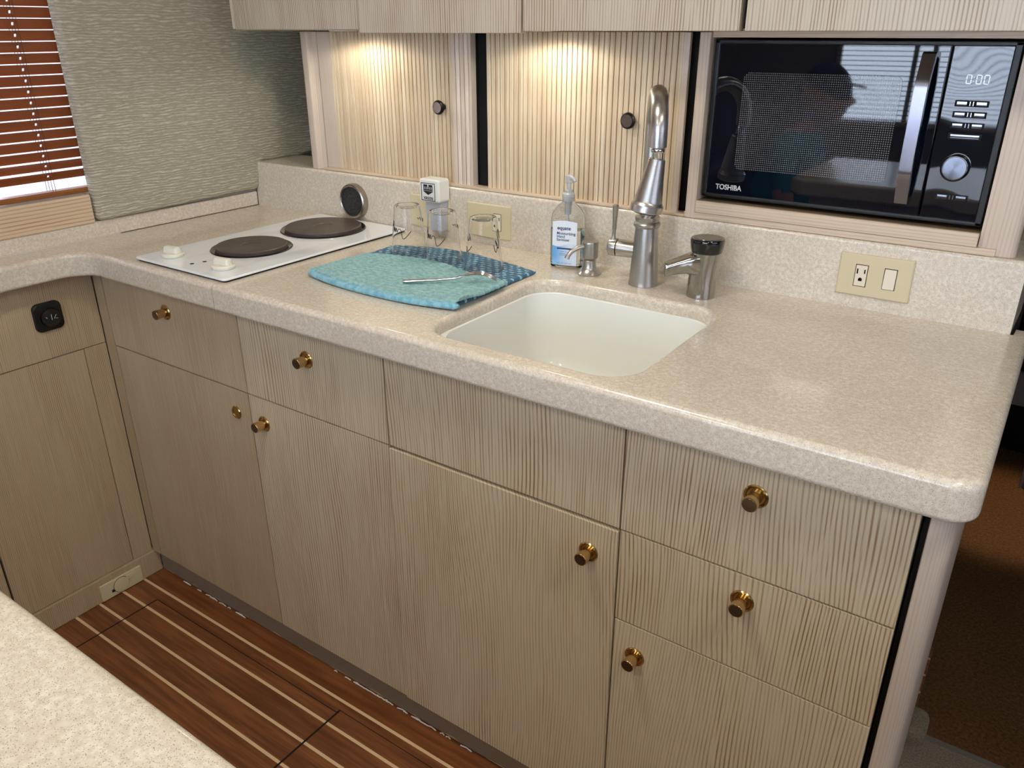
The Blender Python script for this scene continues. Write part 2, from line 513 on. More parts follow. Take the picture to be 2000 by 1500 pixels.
# wall behind the galley
bm = bmesh.new(); box(bm, -.05, 1.74, .36, .40, FL, CEIL); S('wall_back', bm, M_['wood_fine'])
bm = bmesh.new(); box(bm, 1.70, 1.74, .40, 2.4, -1.15, CEIL); box(bm, 1.70, 3.3, .10, .12, -1.15, FL-.0405)
S('wall_companionway', bm, M_['salon_wall'])
bm = bmesh.new(); box(bm, 1.70, 3.3, 2.4, 2.44, -1.15, CEIL); S('wall_forward', bm, M_['salon_wall'])
# left wall with the galley window (opening y -1.55..-.455, z .098..0.86)
WY0, WY1, WZ0, WZ1 = -1.55, -.395, .098, .86
bm = bmesh.new()
box(bm, -.05, 0, -2.9, WY0, FL, CEIL); box(bm, -.05, -.012, WY1, .36, FL, CEIL)
box(bm, -.05, -.0005, WY0, WY1, FL, WZ0-.062); box(bm, -.05, 0, WY0, WY1, WZ1, CEIL)
S('wall_left', bm, M_['wallpaint'])
bm = bmesh.new()
box(bm, -.085, -.075, WY0, WY1, WZ0-.03, WZ1); w1 = S('window_1', bm, M_['glass'])
bm = bmesh.new()
box(bm, -.095, -.065, WY0-.02, WY0, WZ0-.06, WZ1+.02); box(bm, -.095, -.065, WY1, WY1+.02, WZ0-.06, WZ1+.02)
box(bm, -.095, -.065, WY0, WY1, WZ1, WZ1+.02); box(bm, -.095, -.065, WY0, WY1, WZ0-.06, WZ0-.03)
obj('window_frame', bm, M_['white_plastic'], w1)
bm = bmesh.new(); box(bm, -.065, .004, WY0, -.449, .034, .098, bev=.004); box(bm, -.065, -.012, -.449, WY1, .034, .098); obj('window_sill', bm, M_['wood_sill'], w1)
# saloon wall opposite the galley with its long window
VX0, VX1, VZ0, VZ1 = .70, 2.35, .02, .86
bm = bmesh.new()
box(bm, -.05, VX0, -2.94, -2.9, FL, CEIL); box(bm, VX1, 3.34, -2.94, -2.9, FL, CEIL)
box(bm, VX0, VX1, -2.94, -2.9, FL, VZ0); box(bm, VX0, VX1, -2.94, -2.9, VZ1, CEIL)
S('wall_front', bm, M_['salon_wall'])
bm = bmesh.new(); box(bm, VX0, VX1, -2.935, -2.93, VZ0, VZ1); w2 = S('window_2', bm, M_['glass'])
bm = bmesh.new()
for x in (VX0, 1.04, 1.12, 1.62, VX1-.02): box(bm, x, x+.02, -2.93, -2.905, VZ0, VZ1)
box(bm, VX0, VX1, -2.93, -2.88, VZ0-.02, VZ0)
obj('window_frame', bm, M_['wood_fine'], w2)
# right wall with window
bm = bmesh.new()
box(bm, 3.3, 3.34, -2.9, -1.9, FL, CEIL); box(bm, 3.3, 3.34, -.3, 2.44, -1.15, CEIL)
box(bm, 3.3, 3.34, -1.9, -.3, FL, .06); box(bm, 3.3, 3.34, -1.9, -.3, .8, CEIL)
S('wall_right', bm, M_['salon_wall'])
bm = bmesh.new(); box(bm, 3.315, 3.32, -1.9, -.3, .06, .8); S('window_3', bm, M_['glass'])
# blind in the opposite window: open slats seen edge on
bl2 = empty('venetian_blind', (1.525, -2.87, VZ0)); tag(bl2, 'open venetian blind over the saloon window opposite the galley', 'blind')
bm = bmesh.new(); z = VZ0+.01
while z < VZ1: box(bm, VX0, VX1, -2.883, -2.861, z, z+.0034); z += .0215
obj('slats', bm, M_['gunmetal'], bl2)

# fabric panel on the left wall (padded, with rounded edges, notched round the backsplash)
pan = [(-.445, .0375), (.0005, .0445), (.0015, .066), (.011, .078), (.013, .1125), (.345, .1125), (.345, 1.0), (-.445, 1.0)]
bm = bmesh.new()
# contour in (y,z); thickness along x
def pts_round(poly, r, n=5):
    out = []
    m = len(poly)
    for i in range(m):
        p0, p1, p2 = Vector(poly[i-1]), Vector(poly[i]), Vector(poly[(i+1) % m])
        a = (p0-p1); b = (p2-p1); rr = min(r, a.length*.45, b.length*.45)
        q0 = p1+a.normalized()*rr; q1 = p1+b.normalized()*rr
        for k in range(n+1):
            s_ = k/n
            out.append(tuple((1-s_)**2*q0+2*s_*(1-s_)*p1+s_**2*q1))
    return out
pr_ = pts_round(pan, .012)
slab(bm, pr_, [1]*len(pr_), -.010, .014, .0105, steps=6, radb=.001)
for v in bm.verts: v.co = Vector((v.co.z, v.co.x, v.co.y))
fp = obj('fabric_wall_panel', bm, M_['fabric'], smooth=50)
tag(fp, 'padded grey-green crinkled fabric panel on the wall between the wooden blind and the tambour cupboards', 'wall panel')

# ------------------------------------------------------------------ wooden blind in the galley window
M_['blindwood'] = wood('mahogany_slat', lin(150, 86, 48), lin(100, 52, 28), .004, grain='y', amt=.7, rough=.35, warp=.006)
bl = empty('wooden_venetian_blind', (-.022, -1.0, .108))
tag(bl, 'brown wooden venetian blind with slats nearly closed in the window at left', 'blind')
CY = -.5165
def slat(z, ang, w=.0212):
    bm = bmesh.new(); n = 6; ca, sa = math.cos(ang), math.sin(ang)
    ysegs = [(WY0+.01, -1.262), (-1.262, -1.258), (-1.258, CY-.0022), (CY-.0022, CY+.0022), (CY+.0022, -.4000)]
    for (ya, yb) in ysegs:
        hole = abs(yb-ya) < .006
        for top in range(n):
            if hole and top in (2, 3): continue
            q = []
            for k in (top, top+1):
                s_ = (k/n-.5)*w; c_ = .0016*(1-(2*k/n-1)**2)
                q.append((s_*ca-c_*sa, s_*sa+c_*ca))
            for dz in (0, .0022):
                pass
            vs = []
            for (px, pz) in q:
                for y_ in (ya, yb):
                    for d_ in (0, .0024):
                        vs.append(bm.verts.new((-.022+px-d_*sa, y_, z+pz+d_*ca)))
            # vs order: q0:(ya,0),(ya,1),(yb,0),(yb,1) q1: same
            a = vs
            for f in ((0, 2, 6, 4), (1, 5, 7, 3), (0, 4, 5, 1), (2, 3, 7, 6), (0, 1, 3, 2), (4, 6, 7, 5)):
                bm.faces.new([a[i] for i in f])
    bmesh.ops.remove_doubles(bm, verts=bm.verts, dist=1e-6)
    return bm
zs = [.1375+.0213*i for i in range(33)]
for i, z in enumerate(zs):
    obj('slat', slat(z+.004, math.radians(60 if i > 1 else 52)), M_['blindwood'], bl)
bm = bmesh.new(); box(bm, -.036, -.010, WY0+.01, -.4000, .1005, .1125, bev=.003)
obj('bottom_rail', bm, wood('bottom_rail_wood', lin(150, 92, 40), lin(96, 50, 22), .004, grain='y', amt=.6, warp=.004), bl)
M_['cord'] = plain('brown_cord', lin(92, 60, 44), .8)
for yc in (CY, -1.26):
    bm = bmesh.new()
    for dx in (-.0135, .0115):
        tube(bm, [(-.022+dx, yc-.003, .112), (-.022+dx, yc-.003, .5), (-.022+dx, yc-.003, .85)], .0006, 6)
        tube(bm, [(-.022+dx, yc+.003, .112), (-.022+dx, yc+.003, .5), (-.022+dx, yc+.003, .85)], .0006, 6)
    obj('ladder_cord', bm, M_['cord'], bl)
bm = bmesh.new(); box(bm, -.045, -.002, WY0+.01, -.4000, .84, .86); obj('head_rail', bm, M_['blindwood'], bl)

# ------------------------------------------------------------------ worktop (two slabs, joint beside the hob)
SEAM = .5185; YL = -1.18
pL = ([(0, .0)] + [(0, -1.70), (XC, -1.70)] + [(XC, -.60)])
# CCW contour of the left, L-shaped slab
R = .055
inner = [(XC, D-R)]
inner = arc(XC+R, D-R, R, 180, 90, 10)      # concave corner from the side run into the main run
cont = [(-.0, -1.70), (XC, -1.70)] + inner + [(SEAM-.0011, D), (SEAM-.0011, -.0002), (-.0, -.0002)]
w = []
for i in range(len(cont)):
    a, b = cont[i], cont[(i+1) % len(cont)]
    nose = not ((abs(a[0]-b[0]) < 1e-6 and (a[0] > SEAM-.01 or a[0] < .001)) or (a[1] > -.001 and b[1] > -.001) or (a[1] < -1.69 and b[1] < -1.69))
    w.append(1 if nose else 0)
bm = bmesh.new(); slab(bm, cont, w, T, 0, .0105, radb=.008)
wl = obj('worktop', bm, M_['counter'], smooth=40)
tag(wl, 'beige speckled L-shaped worktop section carrying the white electric hob', 'countertop')
# right slab with sink cut-out
SX0, SX1, SY0, SY1, SR = .994, 1.3505, -.492, -.146, .056
hole = rrect(SX0, SX1, SY0, SY1, SR, 10)
RC = .035
cont = [(SEAM+.0006, D)] + arc(XR-RC, D+RC, RC, -90, 0, 8) + arc(XR-.012, -.012, .012, 0, 90, 3) + [(SEAM+.0006, -.0002)]
cont = [(SEAM+.0011, D)] + arc(XR-RC, D+RC, RC, -90, 0, 8) + [(XR, .03), (XR-.02, .03), (XR-.0215, -.0002), (SEAM+.0011, -.0002)]
w = []
for i in range(len(cont)):
    a, b = cont[i], cont[(i+1) % len(cont)]
    seam = abs(a[0]-b[0]) < 1e-6 and a[0] < SEAM+.01
    w.append(0 if seam or (a[1] > -.001 and b[1] > -.001) else 1)
bm = bmesh.new(); slab(bm, cont, w, T, 0, .0105, holes=[hole], radb=.008)
wr = obj('worktop', bm, M_['counter'], smooth=40)
tag(wr, 'long beige speckled worktop section with the sink cut into it and a rounded right end', 'countertop')
# near worktop in the foreground
cont = [(1.04, -1.72), (2.6, -1.72), (2.6, YL+.004), (1.08, YL+.004), (1.04, YL-.04)]
bm = bmesh.new(); slab(bm, cont, [1]*5, T, 0, .0105, radb=.008)
wf = obj('worktop', bm, M_['counter'], smooth=40)
tag(wf, 'near beige speckled worktop across the bottom left corner of the picture', 'countertop')
nb = empty('peninsula_cabinet', (1.9, -1.45, FL)); tag(nb, 'limed wood cabinet under the near worktop', 'cabinet')
obj('body', B(1.10, 2.55, -1.68, YL-.05, FL, T), M_['wood'], nb)

# backsplashes
bm = bmesh.new()
prof = [(0, 0)] + [(.0, HB-.006)] + [( .006-.006*math.cos(math.radians(a)), HB-.006+.006*math.sin(math.radians(a))) for a in (30, 60, 90)] + [(.15, HB), (.15, 0)]
XB = 1.7600
def bs_map(x, y, z): return Vector((z, x, y))
prism(bm, prof, .0006, XB, bs_map)
for v in bm.verts:
    if v.co.x > XB-.01 and v.co.y < .01: v.co.x -= .004
bs = obj('backsplash', bm, M_['counter'], smooth=50)
tag(bs, 'beige speckled backsplash upstand behind the hob and sink', 'backsplash')
bm = bmesh.new(); box(bm, -.0115, .0001, -1.70, -.0005, .0003, .0362, bev=.003)
bs2 = obj('backsplash', bm, M_['counter'], smooth=50)
tag(bs2, 'low beige speckled upstand under the window sill and fabric panel', 'backsplash')

# ------------------------------------------------------------------ sink
sk = empty('sink', ((SX0+SX1)/2, (SY0+SY1)/2, -.19)); tag(sk, 'white undermount kitchen sink bowl with rounded corners', 'sink')
bm = bmesh.new(); rings = []
def sink_ring(ins, z, r):
    return [bm.verts.new((p[0], p[1], z)) for p in rrect(SX0+ins, SX1-ins, SY0+.0155+ins, SY1-ins, r, 10)]
prof = [(-.002, -.050, .064), (-.002, -.0530, .064)]
prof = [(-.0035, -.022, SR+.0035), (.003, -.0225, SR), (.004, -.024, SR), (.010, -.08, SR), (.014, -.145, SR), (.018, -.160, SR), (.028, -.172, SR-.006), (.045, -.178, SR-.016), (.12, -.181, .04)]
rings = [[bm.verts.new((p[0], p[1], -.0222)) for p in rrect(SX0+.0003, SX1-.0003, SY0+.0003, SY1-.0003, SR, 10)]] + [sink_ring(*p) for p in prof[1:]]
outer = [(.105, -.187, .04), (.03, -.186, .058), (.008, -.17, SR+.004), (-.0030, -.12, SR+.0035), (-.0030, -.0225, SR+.0035)]
for a, b in zip(rings, rings[1:]):
    n = len(a)
    for i in range(n): bm.faces.new((a[i], a[(i+1) % n], b[(i+1) % n], b[i]))
bm.faces.new(rings[-1])
obj('bowl', bm, M_['sink'], sk, smooth=60)
cx, cy = (SX0+SX1)/2, (SY0+SY1)/2
bm = bmesh.new(); lathe(bm, [(.044, -.1812), (.044, -.1795), (.040, -.1785), (.030, -.1800), (.028, -.1808)], (cx, cy, 0)); obj('drain', bm, M_['steel'], sk)

# ------------------------------------------------------------------ lower cabinets
def face(x0, x1, z0, z1, y=F, th=.018, g=.0014, bev=.0006):
    return B(x0+g, x1-g, y, y+th, z0+g, z1-g, bev=bev, seg=2)
def knob_at(parent, x, z, cap='brass_cap', s=1.0, y=F):
    bm = bmesh.new()
    lathe(bm, [(.0165*s, 0), (.0165*s, .0015), (.0150*s, .0028), (.0128*s, .0022), (.0120*s, .0010)], (x, y+.0004, z), (0, -1, 0), 36)
    k = obj('knob', bm, M_['brass'], parent)
    bm = bmesh.new()
    lathe(bm, [(.0092*s, 0), (.0091*s, .010), (.0096*s, .014), (.0101*s, .019), (.0103*s, .0245), (.0097*s, .0255)], (x, y+.0004, z), (0, -1, 0), 32)
    obj('stem', bm, M_['brass'], k, local=False)
    bm = bmesh.new()
    lathe(bm, [(.0088*s, .0254), (.0088*s, .0262), (.006*s, .0265)], (x, y+.0004, z), (0, -1, 0), 32)
    obj('cap', bm, M_[cap], k)
    return k
def carcass(x0, x1, parent, opentop=False):
    bm = bmesh.new(); y0, y1 = F+.0250, -.004
    box(bm, x0+.001, x0+.014, y0, y1, ZB, T-.0005); box(bm, x1-.014, x1-.001, y0, y1, ZB, T-.0005)
    box(bm, x0+.014, x1-.014, y1-.008, y1, ZB, T-.0005); box(bm, x0+.014, x1-.014, y0, y1, ZB, ZB+.014)
    if not opentop: box(bm, x0+.014, x1-.014, y0, y0+.012, Z1-.02, Z1+.02)
    obj('carcass', bm, M_['carcass'], parent)
TZ = T-.0010
def cab(x0, x1, label):
    c = empty('base_cabinet', ((x0+x1)/2, F/2, ZB)); tag(c, label, 'cabinet', 'limed wood base cabinets under the worktop'); return c
c1 = cab(X0, X1, 'base cabinet nearest the corner, drawer over a door with flush brass button')
carcass(X0, X1, c1)
dr = obj('drawer', face(X0, X1, Z1, TZ), M_['wood_fine'], c1); knob_at(dr, .290, -.1085)
dd = obj('door', face(X0, X1, ZB, Z1), M_['wood_fine'], c1)
bm = bmesh.new(); lathe(bm, [(.0145, 0), (.0145, .0018), (.0128, .0034), (.0095, .0034), (.0088, .0024), (.006, .0026), (.002, .0034)], (.4817, F+.0002, -.2868), (0, -1, 0), 36)
obj('flush_knob', bm, M_['brass'], dd)
c2 = cab(X1, X2, 'base cabinet under the towel, drawer over a door with knob at upper left')
carcass(X1, X2, c2)
dr = obj('drawer', face(X1, X2, Z1, TZ-.0035), M_['wood'], c2); knob_at(dr, .7150, -.1165)
dd = obj('door', face(X1, X2, ZB, Z1), M_['wood'], c2); knob_at(dd, .5665, -.2890)
c3 = cab(X2, X3, 'sink base cabinet with blank panel over one wide door, knob at upper right')
carcass(X2, X3, c3, True)
obj('false_drawer_front', face(X2, X3, Z1, TZ, th=.010), M_['wood'], c3)
dd = obj('door', face(X2, X3, ZB, Z1-.003, y=F-.0028), M_['wood'], c3); knob_at(dd, 1.3095, -.2900, y=F-.0028)
c4 = cab(X3, X4, 'base cabinet at the right end with two drawers over a door')
carcass(X3, X4, c4)
dr = obj('drawer', face(X3, X4, Z1, TZ), M_['wood'], c4); knob_at(dr, 1.5435, -.1110, 'gunmetal_rim')
dr = obj('drawer', face(X3, X4, Z2, Z1), M_['wood'], c4); knob_at(dr, 1.5450, -.2750)
dd = obj('door', face(X3, X4, ZB, Z2), M_['wood'], c4); knob_at(dd, 1.3960, -.4510)
# end panel with rounded front edge
ep = empty('end_panel', (1.75, F/2, FL)); tag(ep, 'pale rounded wooden end post and side panel under the right end of the worktop', 'panel')
cont = [(1.7375, F+.004)] + arc(1.7645-.027, F+.0255, .027, -88, 0, 10) + [(1.7645, -.002), (1.7375, -.002)]
bm = bmesh.new(); prism(bm, cont, FL, T-.0005); obj('post', bm, M_['wood_pale'], ep)
bm = bmesh.new(); box(bm, 1.7310, 1.7370, F+.014, F+.02, ZB, T-.001); obj('shadow_strip', bm, M_['hole'], ep)
# corner stile
bm = bmesh.new(); prism(bm, [(XL+.0002, F+.018), (XL+.0002, F+.0004), (XL+.004, F-.001), (X0-.0012, F-.0002), (X0-.0012, F+.018)], ZB, TZ)
cs = obj('corner_stile', bm, M_['wood_side']); tag(cs, 'narrow upright wooden stile in the inner corner between the two cabinet runs', 'stile')
# toe kick at the back run
M_['kick'] = wood('worn_grey_kickboard', lin(150, 138, 124), lin(116, 102, 90), .006, grain='x', amt=.5, warp=.01, rough=.6)
bm = bmesh.new(); n = 160; K = -.4805
pts = []
for i in range(n+1):
    x = .03+(X4-.03)*i/n; pts.append((x, .0015+.0035*max(0, math.sin(i*.63)+random.uniform(-.5, .6))))
for (xa, za), (xb, zb) in zip(pts, pts[1:]):
    vs = [bm.verts.new(c) for c in ((xa, K, FL+.001+za), (xb, K, FL+.001+zb), (xb, K, ZB-.0005), (xa, K, ZB-.0005), (xa, K+.012, FL+.001+za), (xb, K+.012, FL+.001+zb), (xb, K+.012, ZB-.0005), (xa, K+.012, ZB-.0005))]
    for f in ((0, 1, 2, 3), (4, 7, 6, 5), (0, 4, 5, 1), (3, 2, 6, 7)): bm.faces.new([vs[j] for j in f])
bmesh.ops.remove_doubles(bm, verts=bm.verts, dist=1e-6)
S('baseboard_back', bm, M_['kick'])
bm = bmesh.new()
for i in range(90):
    x = random.uniform(.1, 1.7); l_ = random.uniform(.006, .03)
    if math.sin(x*9)+random.uniform(-.6, .4) < 0: continue
    tube(bm, [(x, K-.004, FL+.0015), (x+l_/2, K-.003+random.uniform(-.002, .001), FL+.003), (x+l_, K-.004, FL+.0015)], .0014, 6)
S('trim_2', bm, M_['white_plastic'])

# left cabinet run (faces the galley at x = XL)
lc = empty('side_cabinet', (0.0, -.9, ZB)); tag(lc, 'limed wood cabinet on the left side with black timer dial in its top panel', 'cabinet')
def lface(y0, y1, z0, z1, x=XL, g=.001):
    return B(x-.018, x, y0+g, y1-g, z0+g, z1-g, bev=.0010)
obj('upper_panel', lface(-1.70, F-.0008, -.2327, TZ), M_['wood_side'], lc)
obj('stile', lface(-.5478, F-.0008, ZB, -.2327, g=.0004), M_['wood_side'], lc)
obj('door', lface(-.8295, -.5478, ZB, -.2327), M_['wood_side'], lc)
obj('door', lface(-1.25, -.8320, ZB, -.2327), M_['wood_side'], lc)
bm = bmesh.new(); box(bm, .0008, .0025, -1.69, F-.002, ZB, T-.002); obj('carcass', bm, M_['carcass'], lc)
S('baseboard_left', B(XL-.012, XL+.008, -1.70, K-.001, FL+.001, ZB-.0005, bev=.001), M_['wood_side'])
# timer dial
tm = empty('timer_dial', (XL, -.6075, -.137)); tag(tm, 'black square timer with round glossy dial on the left cabinet', 'timer')
def on_left(bm):   # local (a,b,h) -> world on the x = const face
    return bm
bm = bmesh.new(); rr = rrect(-.0305, .0305, -.0315, .0315, .013, 5); slab(bm, rr, [1]*len(rr), 0, .008, .004, radb=.0005)
for v in bm.verts: v.co = Vector((XL+v.co.z, -.6075+v.co.x, -.137+v.co.y))
obj('plate', bm, M_['black'], tm)
bm = bmesh.new(); lathe(bm, [(.021, .006), (.021, .013), (.0195, .0155), (.016, .0165), (.002, .0165)], (XL, -.606, -.1385), (1, 0, 0), 40); obj('dial', bm, M_['black_gloss'], tm)
bm = bmesh.new()
tube(bm, [(XL+.0168, -.6065, -.130), (XL+.0168, -.6065, -.143)], .0007, 6)
tube(bm, [(XL+.0168, -.5960, -.133), (XL+.0168, -.602, -.1405), (XL+.0168, -.594, -.1415)], .0005, 6)
tube(bm, [(XL+.0168, -.618, -.134), (XL+.0168, -.616, -.137)], .0006, 6)
obj('dial_marks', bm, M_['print_grey'], tm)
# low power inlet cover in the left kickboard
po = empty('shore_outlet_cover', (XL+.008, -.595, -.855)); tag(po, 'beige outlet plate with round flap low in the left kickboard', 'outlet cover')
bm = bmesh.new(); rr = rrect(-.055, .055, -.0225, .0235, .003, 3); slab(bm, rr, [1]*len(rr), 0, .004, .0015, radb=.0003)
for v in bm.verts: v.co = Vector((XL+.008+v.co.z, -.595+v.co.x, -.855+v.co.y))
obj('plate', bm, M_['ivory'], po)
bm = bmesh.new(); lathe(bm, [(.020, .0030), (.020, .0058), (.0185, .0066), (.004, .0066)], (XL+.008, -.597, -.855), (1, 0, 0), 36)
box(bm, XL+.0100, XL+.0145, -.582, -.562, -.850, -.838, bev=.001)
fl = obj('flap', bm, M_['ivory'], po)
bm = bmesh.new(); lathe(bm, [(.0213, .0036), (.0213, .0042)], (XL+.008, -.597, -.855), (1, 0, 0), 36, caps=True); box(bm, XL+.0105, XL+.0122, -.6235, -.612, -.865, -.857); obj('flap_rim', bm, M_['carcass'], po)

# ------------------------------------------------------------------ hob
hb = empty('electric_hob', (.39, -.26, 0)); tag(hb, 'white glass two-plate electric hob set in the left worktop', 'cooktop')
HX0, HX1, HY0, HY1 = .2465, .5345, -.5135, -.0105
rr = rrect(HX0+.004, HX1-.003, HY0+.004, HY1-.003, .006, 4)
bm = bmesh.new(); slab(bm, rr, [1]*len(rr), .0002, .0036, .0005, steps=1); obj('seal_shadow', bm, M_['hole'], hb)  # black gasket layer, its colour paints the shadow line below the glass
t = NT('white_hob_glass'); v, x, y, z = t.coords()
n = t.noise(t.comb(t.math('MULTIPLY', x, 14.), t.math('MULTIPLY', y, 5.), z), 1., 4, .6)
t.base(t.mix(t.smooth(n, .45, .8), lin(240, 243, 246), lin(216, 220, 226))); t.set(Roughness=.12); t.b.inputs['Coat Weight'].default_value = .4
rr = rrect(HX0, HX1, HY0, HY1, .008, 5)
bm = bmesh.new(); slab(bm, rr, [1]*len(rr), .0036, .0078, .0015, steps=3, radb=.0008); obj('glass_top', bm, t.m, hb)
t = NT('cast_iron_plate'); v, x, y, z = t.coords()
n = t.noise(v, 30, 4, .6); t.base(t.mix(n, lin(66, 58, 56), lin(112, 100, 92))); t.set(Roughness=.42, Metallic=.35)
IRON = t.m
def burner(x, y, r, name='hotplate'):
    e_ = None
    bm = bmesh.new(); lathe(bm, [(r, .0070), (r+.001, .0088), (r-.001, .0108), (r-.007, .0098), (r-.010, .0090)], (x, y, 0), seg=64)
    ring = obj(name, bm, M_['black_gloss'], hb)
    bm = bmesh.new(); lathe(bm, [(r-.0100, .0085), (r-.0098, .0150), (r-.0118, .0168), (.022, .0166), (.0205, .0152), (.003, .0150)], (x, y, 0), seg=64)
    obj('iron_plate', bm, IRON, ring)
burner(.387, -.332, .0835); burner(.381, -.124, .0965)
def hobknob(x, y):
    bm = bmesh.new(); lathe(bm, [(.0205, .0082), (.0215, .0092), (.0225, .0130), (.0215, .0155), (.019, .0170)], (x, y, 0), seg=40)
    k = obj('control_knob', bm, M_['knob_white'], hb)
    bm = bmesh.new(); q = math.radians(8)
    rr = rrect(-.0200, .0200, -.0068, .0068, .0050, 4); slab(bm, rr, [1]*len(rr), .0150, .0285, .004, radb=.0002)
    for v in bm.verts:
        s_ = 1-.12*(v.co.z-.015)/.0135; v.co.y *= 1.35-.35*(v.co.z-.015)/.0135
        a_, b_ = v.co.x*s_, v.co.y
        v.co.x = x+a_*math.cos(q)-b_*math.sin(q); v.co.y = y+a_*math.sin(q)+b_*math.cos(q)
    obj('grip', bm, M_['knob_white'], k)
hobknob(.3095, -.467); hobknob(.4695, -.465)
for (x, y) in ((.3905, -.4800), (.3975, -.4560)):
    bm = bmesh.new(); lathe(bm, [(.0042, .0077), (.0042, .0081)], (x, y, 0), seg=20)
    obj('indicator_lamp', bm, M_['hole'], hb)
for (a_, b_) in (((.355, -.487), (.373, -.499)), ((.352, -.462), (.354, -.460))):
    bm = bmesh.new(); tube(bm, [(a_[0], a_[1], .0078), (b_[0], b_[1], .0078)], .0005, 5)
    obj('printed_mark', bm, M_['print_grey'], hb)

# ------------------------------------------------------------------ things on the backsplash
def plate(x, z, label, w_=.1150, h_=.0720, y=0):
    e = empty('outlet_plate', (x, y, z)); tag(e, label, 'outlet', 'ivory wall plates on the backsplash')
    bm = bmesh.new(); rr = rrect(-w_/2, w_/2, -h_/2, h_/2, .0015, 2); slab(bm, rr, [1]*len(rr), 0, .0042, .0022, radb=.0002, steps=3)
    for v in bm.verts: v.co = Vector((x+v.co.x, y-v.co.z, z+v.co.y))
    obj('plate', bm, M_['ivory'], e)
    return e
def receptacle(e, x, z, y=-.0042):
    obj('recess', B(x-.0100, x+.0100, y-.0004, y+.002, z-.0185, z+.0185, bev=.0003), M_['hole'], e)
    r = obj('receptacle', B(x-.0090, x+.0090, y-.0012, y+.002, z-.0175, z+.0175, bev=.0008), M_['almond'], e)
    bm = bmesh.new()
    box(bm, x-.0070, x-.0048, y-.0015, y, z+.0030, z+.0115); box(bm, x+.0045, x+.0065, y-.0015, y, z+.0040, z+.0110)
    lathe(bm, [(.0030, 0), (.0030, .0003)], (x, y-.0012, z-.0060), (0, -1, 0), 16)
    box(bm, x-.0030, x+.0030, y-.0015, y, z-.0088, z-.0062)
    obj('slots', bm, M_['hole'], r)
e = plate(1.5497, .0570, 'ivory wall plate with one outlet and a rocker switch right of the water tap', .1142, .0705)
receptacle(e, 1.5290, .0570)
x, z = 1.5735, .0575
obj('recess', B(x-.0100, x+.0100, -.0046, 0, z-.0175, z+.0175, bev=.0003), M_['hole'], e)
bm = bmesh.new(); box(bm, x-.0090, x+.0090, -.0072, 0, z-.0165, z+.0165, bev=.0008)
for v in bm.verts:
    if v.co.y < -.005 and v.co.z > z: v.co.y += .0022
obj('rocker_switch', bm, M_['almond'], e)
e = plate(.7660, .0520, 'ivory wall plate behind the rightmost upturned cup'); receptacle(e, .7905, .0520)
e = plate(.6030, .0520, 'ivory wall plate mostly hidden behind the white plug-in repeller')
# round vent
vt = empty('round_speaker_vent', (.367, 0, .0515)); tag(vt, 'round chrome-ringed vent with black mesh face on the backsplash above the hob', 'vent')
bm = bmesh.new(); lathe(bm, [(.0410, 0), (.0415, .010), (.0400, .0145), (.0370, .0165), (.0345, .0150), (.0340, .006)], (.367, 0, .0515), (0, -1, 0), 56); obj('ring', bm, M_['steel'], vt)
t = NT('sparkly_black_mesh'); v, x_, y_, z_ = t.coords()
n = t.noise(v, 900, 3, .7); t.base(t.mix(t.smooth(n, .55, .68), lin(16, 16, 17), lin(150, 146, 136))); t.set(Roughness=.6); t.bump(n, 1., .001)
bm = bmesh.new(); lathe(bm, [(.0350, .004), (.0350, .0125), (.030, .0135), (.002, .0138)], (.367, 0, .0515), (0, -1, 0), 56); obj('mesh_face', bm, t.m, vt)
# plug-in repeller
rp = empty('plug_in_repeller', (.634, -.022, .02)); tag(rp, 'white plug-in pest repeller with upside-down black logo on the backsplash', 'plug-in device')
bm = bmesh.new(); rr = rrect(.6050, .6620, .0835, .1330, .006, 4); slab(bm, rr, [1]*len(rr), .0046, .0400, .005, radb=.001)
for v in bm.verts: v.co = Vector((v.co.x, -v.co.z, v.co.y))
obj('body', bm, M_['white_plastic'], rp)
bm = bmesh.new(); rr = rrect(.6130, .6560, .0180, .0860, .004, 4); slab(bm, rr, [1]*len(rr), .0046, .0300, .004, radb=.001)
for v in bm.verts: v.co = Vector((v.co.x, -v.co.z, v.co.y))
obj('night_light', bm, plain('translucent_grey_lens', lin(196, 200, 208), .3, trans=.2), rp)
lx0, lx1, lz0, lz1 = .6120, .6505, .0865, .1245; yy = -.0402
bm = bmesh.new()
for (a, b, c_, d_) in ((lx0, lx1, lz1-.0014, lz1), (lx0, lx1, lz0, lz0+.0014), (lx0, lx0+.0014, lz0, lz1), (lx1-.0014, lx1, lz0, lz1)):
    box(bm, a, b, yy-.0003, yy+.0003, c_, d_)
cx = (lx0+lx1)/2
for s_ in (-1, 1): box(bm, min(cx+s_*.0017, cx+s_*.0125), max(cx+s_*.0017, cx+s_*.0125), yy-.0003, yy+.0003, .1165, .1210)
box(bm, cx-.0125, cx+.0125, yy-.0003, yy+.0003, .1085, .1110)
for s_ in (-1, 1):
    for q in (.0025, .0070, .0115): 
        a, b = cx+s_*q-.0011, cx+s_*q+.0011; box(bm, a, b, yy-.0003, yy+.0003, .1105, .1170)
prism(bm, [(cx-.0150, .1075), (cx, .0990), (cx+.0150, .1075)], yy-.0003, yy+.0003, lambda x, y, z: Vector((x, z, y)))
obj('logo', bm, M_['print_dark'], rp)
text_mesh('RIDDEX', .0080, 'logo_text', M_['print_dark'], rp, (cx, yy, .0925), flip=True, bold=.0002, sx=.95)

